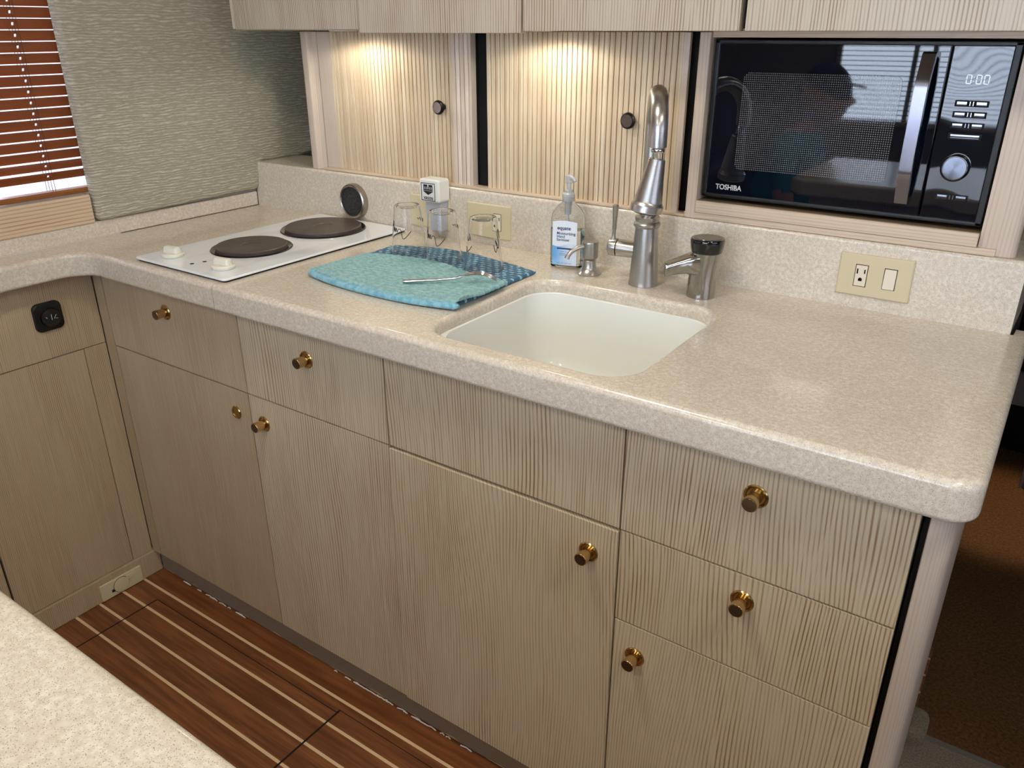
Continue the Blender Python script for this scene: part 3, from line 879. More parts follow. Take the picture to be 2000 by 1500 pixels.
# ------------------------------------------------------------------ tambour cupboards
def tambour(x0, x1, z0, z1, yf, mat, rnd=True):
    """vertical half-round slats fixed on a darker cloth backing"""
    bm = bmesh.new(); k0 = math.ceil(x0/SP); k1 = math.floor(x1/SP)
    for k in range(k0, k1):
        a, b = k*SP+.0007, (k+1)*SP-.0007; n = 4; sec = []
        sec = [(a, yf+.004), (a, yf+.0010), (a+.0010, yf), (b-.0010, yf), (b, yf+.0010), (b, yf+.004)]
        lo = [bm.verts.new((p[0], p[1], z0)) for p in sec]; hi = [bm.verts.new((p[0], p[1], z1)) for p in sec]
        for i in range(5): bm.faces.new((lo[i], lo[i+1], hi[i+1], hi[i]))
        bm.faces.new(lo[::-1]); bm.faces.new(hi)
    return bm
cu = empty('tambour_cupboard', (.47, .15, HB)); tag(cu, 'left tambour-door cupboard standing on the backsplash behind the hob', 'cupboard', 'tambour cupboards')
ZT = .4245; z0 = HB+.0055
# rounded left post
post = [(.213, .030), (.213, .018)] + arc(.222, .017, .009, 180, 270, 4) + [(.2355, .0075)] + arc(.2355, .0135, .006, -90, 0, 3) + [(.2435, .020), (.257, .022), (.257, .040), (.213, .040)]
bm = bmesh.new(); prism(bm, post, HB+.0005, ZT); obj('post', bm, M_['wood_pale'], cu)
obj('side_panel', B(.213, .222, .041, .33, HB+.0005, ZT), M_['wood_fine'], cu)
obj('bottom_track', B(.2575, .7340, .006, .034, HB+.0005, HB+.0052, bev=.001), M_['wood_pale_x'], cu)
dr_ = obj('tambour_door', tambour(.30, .6609, z0, ZT, .0205, M_['tambour']), M_['tambour'], cu, smooth=30)
obj('backing', B(.262, .6606, .0240, .0245, z0, ZT), M_['groove'], dr_)
obj('end_board', B(.2600, .3035, .0195, .026, z0, ZT, bev=.0015), M_['wood_pale'], dr_)
def bknob(x, z, y, parent):
    bm = bmesh.new(); lathe(bm, [(.0072, 0), (.0070, .007), (.0090, .010), (.0138, .0125), (.0150, .0155), (.0144, .0185), (.0122, .0205), (.0105, .0207)], (x, y, z), (0, -1, 0), 36)
    k = obj('knob', bm, M_['gunmetal'], parent)
    bm = bmesh.new(); lathe(bm, [(.0112, .0205), (.0112, .0214), (.0100, .0214), (.0098, .0208)], (x, y, z), (0, -1, 0), 36); obj('knob_rim', bm, M_['gunmetal_rim'], k)
bknob(.6320, .2770, .0205, dr_)
fx = obj('fixed_slats', tambour(.655, .7057, z0-.004, ZT, .0155, None), M_['tambour_pink'], cu, smooth=30)
obj('slat_backing', B(.6612, .7056, .0185, .0190, z0, ZT), plain('pale_groove', lin(126, 94, 66), .8), fx)
obj('stile', B(.7058, .7128, .0155, .034, HB+.0005, ZT, bev=.0015), M_['wood_pale'], cu)
cu2 = empty('tambour_cupboard', (.97, .15, HB)); tag(cu2, 'wide tambour-door cupboard behind the sink and faucet', 'cupboard', 'tambour cupboards')
d2 = obj('tambour_door', tambour(.7395, 1.1795, z0-.002, ZT, .0175, None), M_['tambour'], cu2, smooth=30)
obj('backing', B(.7506, 1.1800, .0208, .0215, z0, ZT), M_['groove'], d2)
obj('end_board', B(1.1750, 1.1870, .0165, .026, z0-.003, ZT, bev=.0012), M_['wood_pale'], d2)
bknob(1.0840, .2755, .0175, d2)
obj('bottom_track', B(.7345, 1.2070, .004, .034, HB+.0005, HB+.0052, bev=.001), M_['wood_pale_x'], cu2)
bm = bmesh.new(); box(bm, .7130, 1.2070, .040, .045, HB+.0055, ZT); box(bm, .7126, .7136, .034, .0445, HB+.0055, ZT); box(bm, 1.2050, 1.2066, .030, .0445, HB+.0055, ZT)
obj('interior_shade', bm, M_['hole'], cu2)  # near-black sheets, shade in the gaps beside the door put into colour
# microwave niche
ni = empty('microwave_niche', (1.47, .15, HB)); tag(ni, 'limed wood surround framing the microwave above the backsplash', 'cabinet frame')
post = [(1.2075, .034), (1.2075, .010)] + arc(1.2145, .0095, .007, 180, 270, 4) + [(1.2270, .0025), (1.2285, .004), (1.2285, .034)]
bm = bmesh.new(); prism(bm, post, HB+.0005, ZT); obj('left_post', bm, M_['wood_pale'], ni)
obj('side_lining', B(1.2180, 1.2255, .0345, .33, HB+.030, ZT-.007), M_['wood_pale'], ni)
cont = [(1.6845, .012), (1.7100, .0090)] + arc(1.7235, .023, .0135, -80, 60, 6) + [(1.700, .06), (1.6845, .06)]
bm = bmesh.new(); prism(bm, cont, HB+.0005, ZT+.0020); obj('right_post', bm, M_['wood_pale'], ni)
obj('shelf', B(1.2290, 1.6840, .0085, .33, HB+.0260, HB+.0330), plain('olive_brown_shelf_laminate', lin(128, 112, 84), .4, noise=.1), ni)
obj('shelf_rail', B(1.2290, 1.6835, .0005, .0080, HB+.0120, HB+.0330, bev=.0015), M_['wood_pale_x'], ni)
obj('bottom_rail', B(1.2080, 1.7100, .0030, .0200, HB+.0005, HB+.0115, bev=.001), M_['wood_pale_x'], ni)
obj('top_rail', B(1.2290, 1.6840, .010, .030, .4165, ZT+.0022, bev=.001), M_['wood_pale_x'], ni)
obj('back_panel', B(1.2255, 1.6840, .345, .35, HB+.03, ZT), M_['wood_fine'], ni)

# overhead cabinets
def ohd(x0, x1, zb, yf, label, handle=False):
    e = empty('overhead_cabinet', ((x0+x1)/2, 0, zb)); tag(e, label, 'cabinet', 'overhead cabinets above the tambour doors')
    obj('door', B(x0+.0012, x1-.0012, yf, yf+.019, zb, .80, bev=.002), M_['wood_top'], e)
    obj('box', B(x0+.0005, x1-.0005, yf+.020, .34, ZT+.0030, .80), M_['wood_fine'], e)
    return e
e = ohd(.1500, .5375, .4290, -.120, 'overhead cabinet at the left end beside the fabric panel')
obj('end_strip', B(.1405, .1495, -.118, -.06, .4305, .80, bev=.001), M_['wood_pale'], e)
ohd(.5375, .9310, .4228, -.123, 'second overhead cabinet from the left, hanging slightly lower')
ohd(.9310, 1.3215, .4262, -.120, 'overhead cabinet above the faucet')
ohd(1.3275, 2.35, .4262, -.120, 'wide overhead cabinet above the microwave')
obj('shadow_gap', B(1.3215, 1.3275, -.105, .33, .4300, .80), M_['hole'], e)
for (x, y) in PUCKS:
    bm = bmesh.new(); lathe(bm, [(.030, .4274), (.030, .4262), (.026, .4256), (.024, .4260)], (x, y, 0), seg=32)
    e = obj('puck_lamp', bm, M_['white_plastic']); e.location = (0, 0, 0)
    tag(e, 'small round lamp under the overhead cabinets, washing the %s tambour door' % ('left' if x < .6 else 'wide'), 'lamp', 'puck lamps under the overhead cabinets')
for i, (x, y) in enumerate(LAMPS):
    bm = bmesh.new(); lathe(bm, [(.155, CEIL-.0004), (.155, CEIL-.012), (.148, CEIL-.018), (.138, CEIL-.018), (.136, CEIL-.010)], (x, y, 0), seg=36)
    e = obj('ceiling_lamp', bm, M_['chrome'])
    tag(e, 'round flush chrome ceiling lamp ' + ('over the galley floor', 'over the saloon side of the galley', 'above the settee by the left wall', 'in front of the saloon window')[i], 'lamp', 'round ceiling lamps')

# ------------------------------------------------------------------ microwave
mw = empty('microwave', (1.456, .2, HB+.033)); tag(mw, 'black microwave oven with mirrored glass door in the wooden niche', 'microwave')
MX0, MX1, MZ0, MZ1, MY = 1.2325, 1.6815, .1530, .4130, .038
bm = bmesh.new(); box(bm, MX0, MX1, MY+.004, .325, MZ0, MZ1, bev=.006, seg=3)
for (x, y) in ((1.26, .06), (1.65, .06), (1.26, .30), (1.65, .30)): lathe(bm, [(.012, HB+.0332), (.012, MZ0+.004)], (x, y, 0), seg=20)
obj('body', bm, M_['black'], mw)
GL = NT('black_mirror_glass'); v, x_, y_, z_ = GL.coords()
GL.base(lin(8, 14, 26)); GL.set(Roughness=.02, IOR=1.62)
# door: glass with a perforated screen behind it
t = NT('black_glass_with_screen'); v, x_, y_, z_ = t.coords()
DX0, DX1 = 1.2880, 1.5340
P = .0034
u_ = t.math('ADD', x_, t.math('MULTIPLY', z_, .5))
fx_ = t.math('ABSOLUTE', t.math('SUBTRACT', t.math('FRACT', t.math('DIVIDE', x_, P)), .5))
fz_ = t.math('ABSOLUTE', t.math('SUBTRACT', t.math('FRACT', t.math('DIVIDE', z_, P)), .5))
dot = t.math('MULTIPLY', t.math('LESS_THAN', fx_, .26), t.math('LESS_THAN', fz_, .26))
t.base(t.mix(dot, lin(10, 13, 20), lin(112, 112, 122))); t.set(Roughness=.03, IOR=1.62)
MESHG = t.m
yf = .020
obj('door', B(MX0+.001, 1.5925, yf, MY+.003, MZ0+.002, MZ1-.001, bev=.003, seg=3), GL.m, mw)
bm = bmesh.new(); rr = rrect(1.2865, 1.5345, .2040, .3630, .010, 5); slab(bm, rr, [1]*len(rr), 0, .0006, .0002, steps=1)
for v in bm.verts: v.co = Vector((v.co.x, yf-v.co.z, v.co.y))
obj('door_window', bm, MESHG, mw)
# bezel
bm = bmesh.new()
for a in ((MX0, MX1, MZ1-.0065, MZ1), (MX0, MX1, MZ0, MZ0+.0065), (MX0, MX0+.0085, MZ0, MZ1), (MX1-.0095, MX1, MZ0, MZ1)):
    box(bm, a[0], a[1], yf-.003, MY+.004, a[2], a[3], bev=.0015)
obj('bezel', bm, M_['black'], mw)
# control panel (slightly wavy film gives bent reflections)
t = NT('wavy_black_panel'); v, x_, y_, z_ = t.coords()
t.base(lin(8, 14, 26)); t.set(Roughness=.03, IOR=1.62)
t.bump(t.noise(v, 11, 0), .22, .006)
cp = obj('control_panel', B(1.5945, MX1-.0095, yf, MY+.003, MZ0+.004, MZ1-.006, bev=.001), t.m, mw)
M_['button'] = plain('dark_chrome_button', lin(120, 124, 134), .08, 1)
CXP = 1.6330
def btn(x, z, pair=True):
    obj('button_surround', B(x-.0225, x+.0225, yf-.0006, yf+.001, z-.0045, z+.0045, bev=.0004), M_['hole'], cp)
    if pair:
        for s_ in (-1, 1):
            obj('button', B(x+s_*.0130-.0070, x+s_*.0130+.0070, yf-.0016, yf, z-.0030, z+.0030, bev=.0006), M_['button'], cp)
            obj('button_bar', B(x+s_*.0022-.0006, x+s_*.0022+.0006, yf-.0012, yf, z-.0030, z+.0030), M_['button'], cp)
    else: obj('button', B(x-.0195, x+.0195, yf-.0016, yf, z-.0030, z+.0030, bev=.0006), M_['button'], cp)
for z, p_ in ((.3285, True), (.3130, True), (.2975, True), (.2820, False), (.1925, True)): btn(CXP, z, p_)
bm = bmesh.new(); lathe(bm, [(.0200, 0), (.0198, .010), (.0180, .0125), (.0165, .0128)], (CXP-.003, yf, .2370), (0, -1, 0), 48)
dk = obj('dial_knob', bm, M_['black_gloss'], mw)
t = NT('spun_metal_face'); t.base(lin(120, 124, 136)); t.set(Metallic=1., Roughness=.28); t.b.inputs['Anisotropic'].default_value = .8
tg = t.new('ShaderNodeTangent', direction_type='RADIAL', axis='Y'); t.l(tg.outputs[0], t.b.inputs['Tangent'])
bm = bmesh.new(); lathe(bm, [(.0165, .0126), (.0165, .0134), (.0155, .0137), (.0005, .0136)], (0, 0, 0), (0, -1, 0), 48)
kf = obj('dial_face', bm, t.m, dk, local=True); kf.location = Vector((CXP-.003, yf, .2370))-wloc(mw)
# handle
bm = bmesh.new()
hx0, hx1 = 1.5570, 1.5760; sec = []
prof_h = [(.3985, -.003), (.397, -.006), (.372, -.021), (.360, -.0225), (.215, -.0225), (.203, -.021), (.178, -.006), (.1765, -.003)]
prof_h = [(.3985, .020), (.3985, .006), (.3960, -.001), (.3620, -.0150), (.3480, -.0180), (.2320, -.0180), (.2180, -.0150), (.1790, -.001), (.1765, .006), (.1765, .020)]
prof_i = [(.3905, .020), (.3905, .008), (.3580, -.007), (.3460, -.0095), (.2340, -.0095), (.2220, -.007), (.1845, .008), (.1845, .020)]
poly = prof_h + prof_i[::-1]
prism(bm, poly, hx0, hx1, lambda x, y, z: Vector((z, y, x)), bev=.0006)
t = NT('dark_brushed_handle'); v, x_, y_, z_ = t.coords()
n = t.noise(t.comb(t.math('MULTIPLY', x_, 2000.), y_, t.math('MULTIPLY', z_, 8.)), 1., 3)
t.base(t.mix(n, lin(112, 110, 118), lin(140, 138, 148))); t.set(Metallic=1., Roughness=.22)
obj('handle', bm, t.m, mw, smooth=20)
text_mesh('TOSHIBA', .0125, 'brand_text', M_['print_grey'], mw, (1.2800, yf-.0002, .1715), sx=.92, bold=.0003)
# seven segment display
t = NT('display_glow'); t.base(lin(220, 225, 255)); t.b.inputs['Emission Color'].default_value = (.85, .88, 1, 1); t.b.inputs['Emission Strength'].default_value = .9
bm = bmesh.new()
def seg0(x, z):
    w_, h_ = .0070, .0118
    for a in ((x, x+w_, z+h_, z+h_+.0009), (x, x+w_, z, z+.0009)): box(bm, a[0]+.0008, a[1]-.0008, yf-.0005, yf-.0001, a[2], a[3])
    for xx in (x, x+w_-.0009):
        for zz in (z+.0012, z+.0068): box(bm, xx, xx+.0009, yf-.0005, yf-.0001, zz, zz+.0046)
for x in (1.6190, 1.6320, 1.6420): seg0(x, .3555)
for z in (.3590, .3640): box(bm, 1.6282, 1.6291, yf-.0005, yf-.0001, z, z+.0009)
obj('display_digits', bm, t.m, cp)

# ------------------------------------------------------------------ faucet
fc = Vector((1.1730, -.0770, 0))
fa = empty('kitchen_faucet', fc); tag(fa, 'tall brushed-nickel pull-down faucet with side lever behind the sink', 'faucet')
bm = bmesh.new()
lathe(bm, [(.0270, .0003), (.0270, .004), (.0262, .008), (.0235, .055), (.0208, .098), (.0203, .1055), (.0222, .1065), (.0238, .1090), (.0238, .1125), (.0222, .1150), (.0205, .1165), (.0218, .1200), (.0218, .1250), (.0150, .1270)], fc, seg=56)
obj('body', bm, M_['nickel'], fa, smooth=30)
E_ = Vector((1.2270, -.1720, 0)); dv = (E_-fc); reach = dv.length; dv.normalize()
pts = [fc+Vector((0, 0, .125)), fc+Vector((0, 0, .20)), fc+Vector((0, 0, .26))]
zc = .2800; ra = reach/2
for i in range(0, 17):
    a = PI-PI*i/16
    pts.append(fc+dv*(ra+ra*math.cos(a))+Vector((0, 0, zc+ra*1.0*math.sin(a))))
pts.append(fc+dv*reach+Vector((0, 0, .2580)))
bm = bmesh.new(); tube(bm, pts, .0138, 28); obj('spout', bm, M_['nickel'], fa)
end = fc+dv*reach+Vector((0, 0, .2585))
top = Vector((1.2235, -.1640, .2390)); bot = Vector((1.2140, -.1720, .1560))
bm = bmesh.new(); tube(bm, [end+Vector((0, 0, .008)), end, (end+top)/2+Vector((.0005, 0, 0)), top], [.0085, .0090, .0092, .0096], 24)
lathe(bm, [(.0098, 0), (.0108, .002), (.0108, .005), (.0098, .007)], end-Vector((0, 0, .0085)), (0, 0, 1), 24)
obj('hose_swivel', bm, M_['chrome'], fa)
ax = (bot-top); L_ = ax.length; ax.normalize()
bm = bmesh.new(); lathe(bm, [(.0105, -.001), (.0132, .0005), (.0138, .003), (.0178, L_*.38), (.0232, L_*.80), (.0246, L_*.84), (.0268, L_*.88), (.0270, L_*1.0), (.0255, L_*1.02), (.0120, L_*1.02)], top, ax, 56)
sh = obj('spray_head', bm, M_['nickel'], fa, smooth=30)
bm = bmesh.new(); lathe(bm, [(.0195, L_*1.015), (.0195, L_*1.05), (.017, L_*1.055)], top, ax, 40)
obj('spray_face', bm, M_['black'], sh)
# side lever
hc = fc+Vector((-.018, 0, .0610))
bm = bmesh.new(); lathe(bm, [(.0150, 0), (.0152, .010), (.0160, .030), (.0160, .0350), (.0148, .0356)], hc, (-1, -.12, .02), 40)
obj('valve_housing', bm, M_['nickel'], fa)
bm = bmesh.new(); lathe(bm, [(.0148, .0362), (.0162, .0370), (.0168, .0440), (.0160, .0505), (.0115, .0535)], hc, (-1, -.12, .02), 40)
hp = hc+Vector((-.0445, -.005, .0135))
tube(bm, [hp-Vector((0, 0, .004)), hp+Vector((0, 0, .008)), hp+Vector((.0004, -.0005, .018)), hp+Vector((.0006, -.0006, .022)), hp+Vector((.001, -.001, .030)), hp+Vector((.002, -.002, .0635)), hp+Vector((.002, -.002, .0655))],
     [.0062, .0042, .0038, .0050, .0044, .0068, .0050], 20, flat=.8)
obj('lever', bm, M_['nickel'], fa, smooth=30)

# soap dispenser
sc_ = Vector((1.0580, -.0760, 0)); so = empty('soap_dispenser', sc_); tag(so, 'small brushed-nickel soap pump between the sanitizer bottle and faucet', 'soap dispenser')
bm = bmesh.new(); lathe(bm, [(.0222, .0003), (.0224, .0025), (.0195, .0055), (.0150, .0105), (.0128, .0160), (.0125, .0280), (.0110, .0300)], sc_, seg=48); obj('base', bm, M_['nickel'], so)
bm = bmesh.new(); lathe(bm, [(.0105, .0285), (.0105, .0325)], sc_, seg=32); obj('collar', bm, M_['black'], so)
bm = bmesh.new(); lathe(bm, [(.0150, .0320), (.0160, .0335), (.0160, .0610), (.0150, .0635), (.0120, .0642)], sc_, seg=48); hd = obj('pump_head', bm, M_['nickel'], so)
a0 = sc_+Vector((-.004, -.010, .0560)); bm = bmesh.new()
tube(bm, [a0, a0+Vector((-.010, -.013, -.003)), a0+Vector((-.017, -.022, -.008)), a0+Vector((-.021, -.028, -.015)), a0+Vector((-.0225, -.030, -.021))], [.0042, .0042, .0040, .0042, .0050], 18); obj('nozzle', bm, M_['nickel'], hd)

# sanitizer bottle
sb = empty('sanitizer_bottle', (0, 0, 0)); tag(sb, 'clear hand sanitizer pump bottle with white and blue label', 'bottle')
def bt_ring(bm, w_, d_, z, n=40, e_=.55):
    out = []
    for i in range(n):
        t_ = 2*PI*i/n; c_, s_ = math.cos(t_), math.sin(t_)
        out.append(bm.verts.new((w_/2*math.copysign(abs(c_)**e_, c_), d_/2*math.copysign(abs(s_)**e_, s_), z)))
    return out
def bt(bm, prof):
    rs = [bt_ring(bm, *p) for p in prof]
    for a, b in zip(rs, rs[1:]):
        for i in range(len(a)): bm.faces.new((a[i], a[(i+1) % len(a)], b[(i+1) % len(a)], b[i]))
    bm.faces.new(rs[0][::-1]); bm.faces.new(rs[-1])
bm = bmesh.new()
bt(bm, [(.060, .034, .0005, 40, .7), (.0655, .0385, .004, 40, .7), (.066, .039, .012, 40, .7), (.066, .039, .100, 40, .7), (.062, .036, .111, 40, .75), (.046, .030, .122, 40, .85), (.028, .026, .130, 40, 1), (.0205, .0205, .134, 40, 1), (.0205, .0205, .142, 40, 1)])
obj('bottle', bm, M_['clear'], sb, local=True, smooth=60)
bm = bmesh.new()
bt(bm, [(.0565, .031, .0065, 40, .7), (.0615, .0345, .010, 40, .7), (.0615, .0345, .078, 40, .7)])
obj('gel', bm, M_['gel'], sb, local=True, smooth=60)
# label: curved sheet over the front
t = NT('sanitizer_label'); v, x_, y_, z_ = t.coords()
wv = t.math('ADD', .0500, t.math('MULTIPLY', t.math('SINE', t.math('MULTIPLY', x_, 110.)), .0030))
below = t.smooth(t.math('SUBTRACT', wv, z_), 0, .0012)
rt_ = t.smooth(x_, -.024, .016)
blue = t.mix(rt_, lin(96, 170, 226), lin(220, 232, 244))
t.base(t.mix(below, lin(232, 238, 246), t.mix(t.smooth(z_, .004, .03), t.mix(.4, blue, lin(200, 222, 242)), blue))); t.set(Roughness=.35)
bm = bmesh.new(); n = 14
grid = []
for i in range(n+1):
    x_v = -.0245+.049*i/n; yv = -(.0200+.0002*(1-(2*i/n-1)**2))
    top_ = .0985-.0030*(2*i/n-1)**2
    grid.append([bm.verts.new((x_v, yv, .0085+(top_-.0085)*k/8)) for k in range(9)])
for i in range(n):
    for k in range(8): bm.faces.new((grid[i][k], grid[i+1][k], grid[i+1][k+1], grid[i][k+1]))
lb = obj('label', bm, t.m, sb, local=True)
tp = lambda s, size, x, z, m='print_navy', bold=.0001: text_mesh(s, size, 'label_text', M_[m], lb, (x, -.0205, z), align='LEFT', bold=bold, extrude=.0001)
M_['print_blue'] = plain('soft_blue_ink', lin(110, 140, 190), .5)
M_['print_red'] = plain('red_ink', lin(210, 90, 80), .5)
tp('equate', .0100, -.0150, .0835, bold=.0002); tp('beauty', .0028, -.0085, .0795, 'print_red', 0)
tp('Moisturizing', .0076, -.0160, .0730); tp('Hand', .0076, -.0160, .0665); tp('Sanitizer', .0076, -.0160, .0600)
bm = bmesh.new(); box(bm, -.0150, .0150, -.0206, -.0203, .0410, .0440); obj('label_bar', bm, M_['print_navy'], lb, local=True)
bm = bmesh.new()
for (a, b, z) in ((-.008, .012, .0355), (-.010, .010, .0315), (-.011, .014, .0285)): box(bm, a, b, -.0205, -.0203, z, z+.0010)
obj('label_lines', bm, M_['print_blue'], lb, local=True)
tp('8 FL OZ (236 mL)', .0040, -.0150, .0125, 'print_blue', 0)
bm = bmesh.new(); lathe(bm, [(.0120, .1345), (.0122, .1360), (.0122, .1480), (.0105, .1495), (.0082, .1510), (.0080, .1560), (.0060, .1575)], seg=40)
for z in (.138, .1405, .143): lathe(bm, [(.0124, z), (.0127, z+.0007), (.0124, z+.0014)], seg=40)
obj('collar', bm, M_['frost'], sb, local=True)
bm = bmesh.new(); lathe(bm, [(.0042, .150), (.0042, .1700)], seg=24)
rr = []
lathe(bm, [(.0068, .1690), (.0078, .1700), (.0080, .1780), (.0070, .1830), (.0040, .1845)], seg=32)
tube(bm, [(0, 0, .1790), (.006, -.003, .1790), (.012, -.006, .1770), (.0150, -.0075, .1735)], [.0060, .0052, .0040, .0028], 16)
obj('pump', bm, M_['frost'], sb, local=True)
bm = bmesh.new(); tube(bm, [(0, 0, .150), (.001, 0, .10), (.003, 0, .02)], .0022, 12); lathe(bm, [(.0062, .108), (.0062, .134)], seg=24); obj('dip_tube', bm, M_['frost'], sb, local=True)
sb.location = (.9965, -.0560, 0); sb.rotation_euler = (0, 0, math.radians(14)); sb.scale = (1, 1, .965)

# drinking water tap (chrome, black cap)
wc = Vector((1.2880, -.0850, 0)); wt = empty('water_tap', wc); tag(wt, 'short pitted chrome push tap with glossy black cap right of the faucet', 'tap')
bm = bmesh.new(); N = 44; rs = []
for (z, rx, ry, ox, oy) in ((.0003, .0245, .0245, 0, 0), (.004, .0247, .0247, 0, 0), (.030, .0240, .0240, .0005, 0), (.050, .0242, .0240, .0015, .0005), (.066, .0255, .0245, .003, .001), (.080, .0262, .0250, .0035, .001)):
    rs.append([bm.verts.new(wc+Vector((ox+rx*math.cos(2*PI*i/N), oy+ry*math.sin(2*PI*i/N), z))) for i in range(N)])
for a, b in zip(rs, rs[1:]):
    for i in range(N): bm.faces.new((a[i], a[(i+1) % N], b[(i+1) % N], b[i]))
bm.faces.new(rs[0][::-1]); bm.faces.new(rs[-1])
obj('body', bm, M_['chrome_worn'], wt)
bm = bmesh.new(); sd = Vector((-.86, -.51, 0)).normalized(); sn = Vector((-sd.y, sd.x, 0)); rs = []
for (s_, zc_, w_, h_) in ((.0, .0600, .0225, .0190), (.018, .0590, .0220, .0185), (.030, .0575, .0190, .0150), (.045, .0535, .0165, .0125), (.062, .0480, .0155, .0112), (.0655, .0468, .0148, .0106)):
    c_ = wc+sd*s_+Vector((0, 0, zc_)); q = []
    for i in range(24):
        t_ = 2*PI*i/24; a_, b_ = math.cos(t_), math.sin(t_)
        q.append(bm.verts.new(c_+sn*w_*math.copysign(abs(a_)**.45, a_)+Vector((0, 0, 1))*h_*math.copysign(abs(b_)**.45, b_)))
    rs.append(q)
for a, b in zip(rs, rs[1:]):
    for i in range(24): bm.faces.new((a[i], a[(i+1) % 24], b[(i+1) % 24], b[i]))
bm.faces.new(rs[0][::-1]); bm.faces.new(rs[-1])
obj('spout', bm, M_['chrome_worn'], wt, smooth=30)
bm = bmesh.new(); lathe(bm, [(.0258, .0795), (.0270, .0815), (.0292, .0960), (.0294, .1010), (.0280, .1035), (.0240, .1042)], wc+Vector((.0035, .001, 0)), seg=48); obj('cap', bm, M_['black_gloss'], wt)
bm = bmesh.new(); lathe(bm, [(.0240, .1040), (.0236, .1046), (.002, .1046)], wc+Vector((.0035, .001, 0)), seg=48); obj('cap_disc', bm, plain('grey_cap_disc', lin(120, 118, 112), .2, .6), wt)

# ------------------------------------------------------------------ towel
tw = empty('folded_towel', (.80, -.25, 0)); tag(tw, 'aqua dish towel folded over its darker blue side, left of the sink', 'towel')
def catmull(ps, n):
    out = []
    for i in range(len(ps)-1):
        p0 = ps[max(i-1, 0)]; p1 = ps[i]; p2 = ps[i+1]; p3 = ps[min(i+2, len(ps)-1)]
        for k in range(n):
            t_ = k/n
            out.append(tuple(.5*((2*p1[j])+(-p0[j]+p2[j])*t_+(2*p0[j]-5*p1[j]+4*p2[j]-p3[j])*t_*t_+(-p0[j]+3*p1[j]-3*p2[j]+p3[j])*t_**3) for j in range(len(p1))))
    out.append(tuple(ps[-1])); return out
def sheet(front, back, nu, nv, zf, th):
    """cloth between a front and a back edge curve (both left to right)"""
    bm = bmesh.new()
    fr_ = catmull(front, nu//(len(front)-1)); bk = catmull(back, nu//(len(back)-1))
    m = min(len(fr_), len(bk)); T_, B_ = [], []
    for j in range(nv+1):
        v_ = j/nv; a, b = [], []
        for i in range(m):
            x = fr_[i][0]*(1-v_)+bk[i][0]*v_; y = fr_[i][1]*(1-v_)+bk[i][1]*v_
            u_ = i/(m-1); z = zf(x, y, u_, v_)
            e = min(u_, 1-u_)*(m-1)/3; e2 = min(v_, 1-v_)*nv/3; k_ = min(1, max(0.0, min(e, e2)))
            a.append(bm.verts.new((x, y, z-th*.45*(1-k_)**2))); b.append(bm.verts.new((x, y, z-th)))
        T_.append(a); B_.append(b)
    for j in range(nv):
        for i in range(m-1):
            bm.faces.new((T_[j][i], T_[j][i+1], T_[j+1][i+1], T_[j+1][i]))
            bm.faces.new((B_[j][i], B_[j+1][i], B_[j+1][i+1], B_[j][i+1]))
    for i in range(m-1):
        bm.faces.new((B_[0][i], B_[0][i+1], T_[0][i+1], T_[0][i])); bm.faces.new((T_[nv][i], T_[nv][i+1], B_[nv][i+1], B_[nv][i]))
    for j in range(nv):
        bm.faces.new((T_[j][0], T_[j+1][0], B_[j+1][0], B_[j][0])); bm.faces.new((B_[j][m-1], B_[j+1][m-1], T_[j+1][m-1], T_[j][m-1]))
    return bm
def waffle(x, y, a): return a*(abs(math.sin(PI*(x+y*.35)/.0130))**.8*.6+abs(math.sin(PI*(y-x*.25)/.0150))**.8*.6)
z_dark = lambda x, y, u, v: .0062+waffle(x, y, .0016)
bm = sheet([(.632, -.375), (.80, -.392), (.975, -.375)], [(.609, -.140), (.69, -.105), (.77, -.094), (.88, -.112), (.974, -.134)], 96, 80, z_dark, .0060)
for v in bm.verts:   # rounded right corner
    pass
obj('blue_side', bm, M_['towel_dark'], tw, smooth=60)
def z_light(x, y, u, v):
    curl = .010*max(0, (u-.90)/.10)**2*max(0, 1-abs(v-.10)/.35)
    return .0122+waffle(x*.8-y*.3, y, .0026)+curl+.0012*math.sin(u*7)+(.0016 if v < .05 or v > .95 else 0)
bm = sheet([(.6235, -.3860), (.70, -.4030), (.80, -.4110), (.90, -.4080), (.9900, -.3920)], [(.6280, -.2420), (.706, -.2230), (.80, -.2080), (.87, -.2280), (.9860, -.2450)], 144, 72, z_light, .0055)
obj('aqua_flap', bm, M_['towel_light'], tw, smooth=60)
# front hem roll of the flap
bm = bmesh.new(); hp_ = catmull([(.6235, -.3860, .0075), (.70, -.4040, .0068), (.80, -.4120, .0065), (.90, -.4090, .0070), (.9900, -.3925, .0085)], 40)
tube(bm, hp_, [(.0068+.0010*abs(math.sin(i*.75)))*min(1, .45+.09*min(i, len(hp_)-1-i)) for i in range(len(hp_))], 14, flat=.82)
obj('front_hem', bm, M_['towel_edge'], tw, smooth=60)

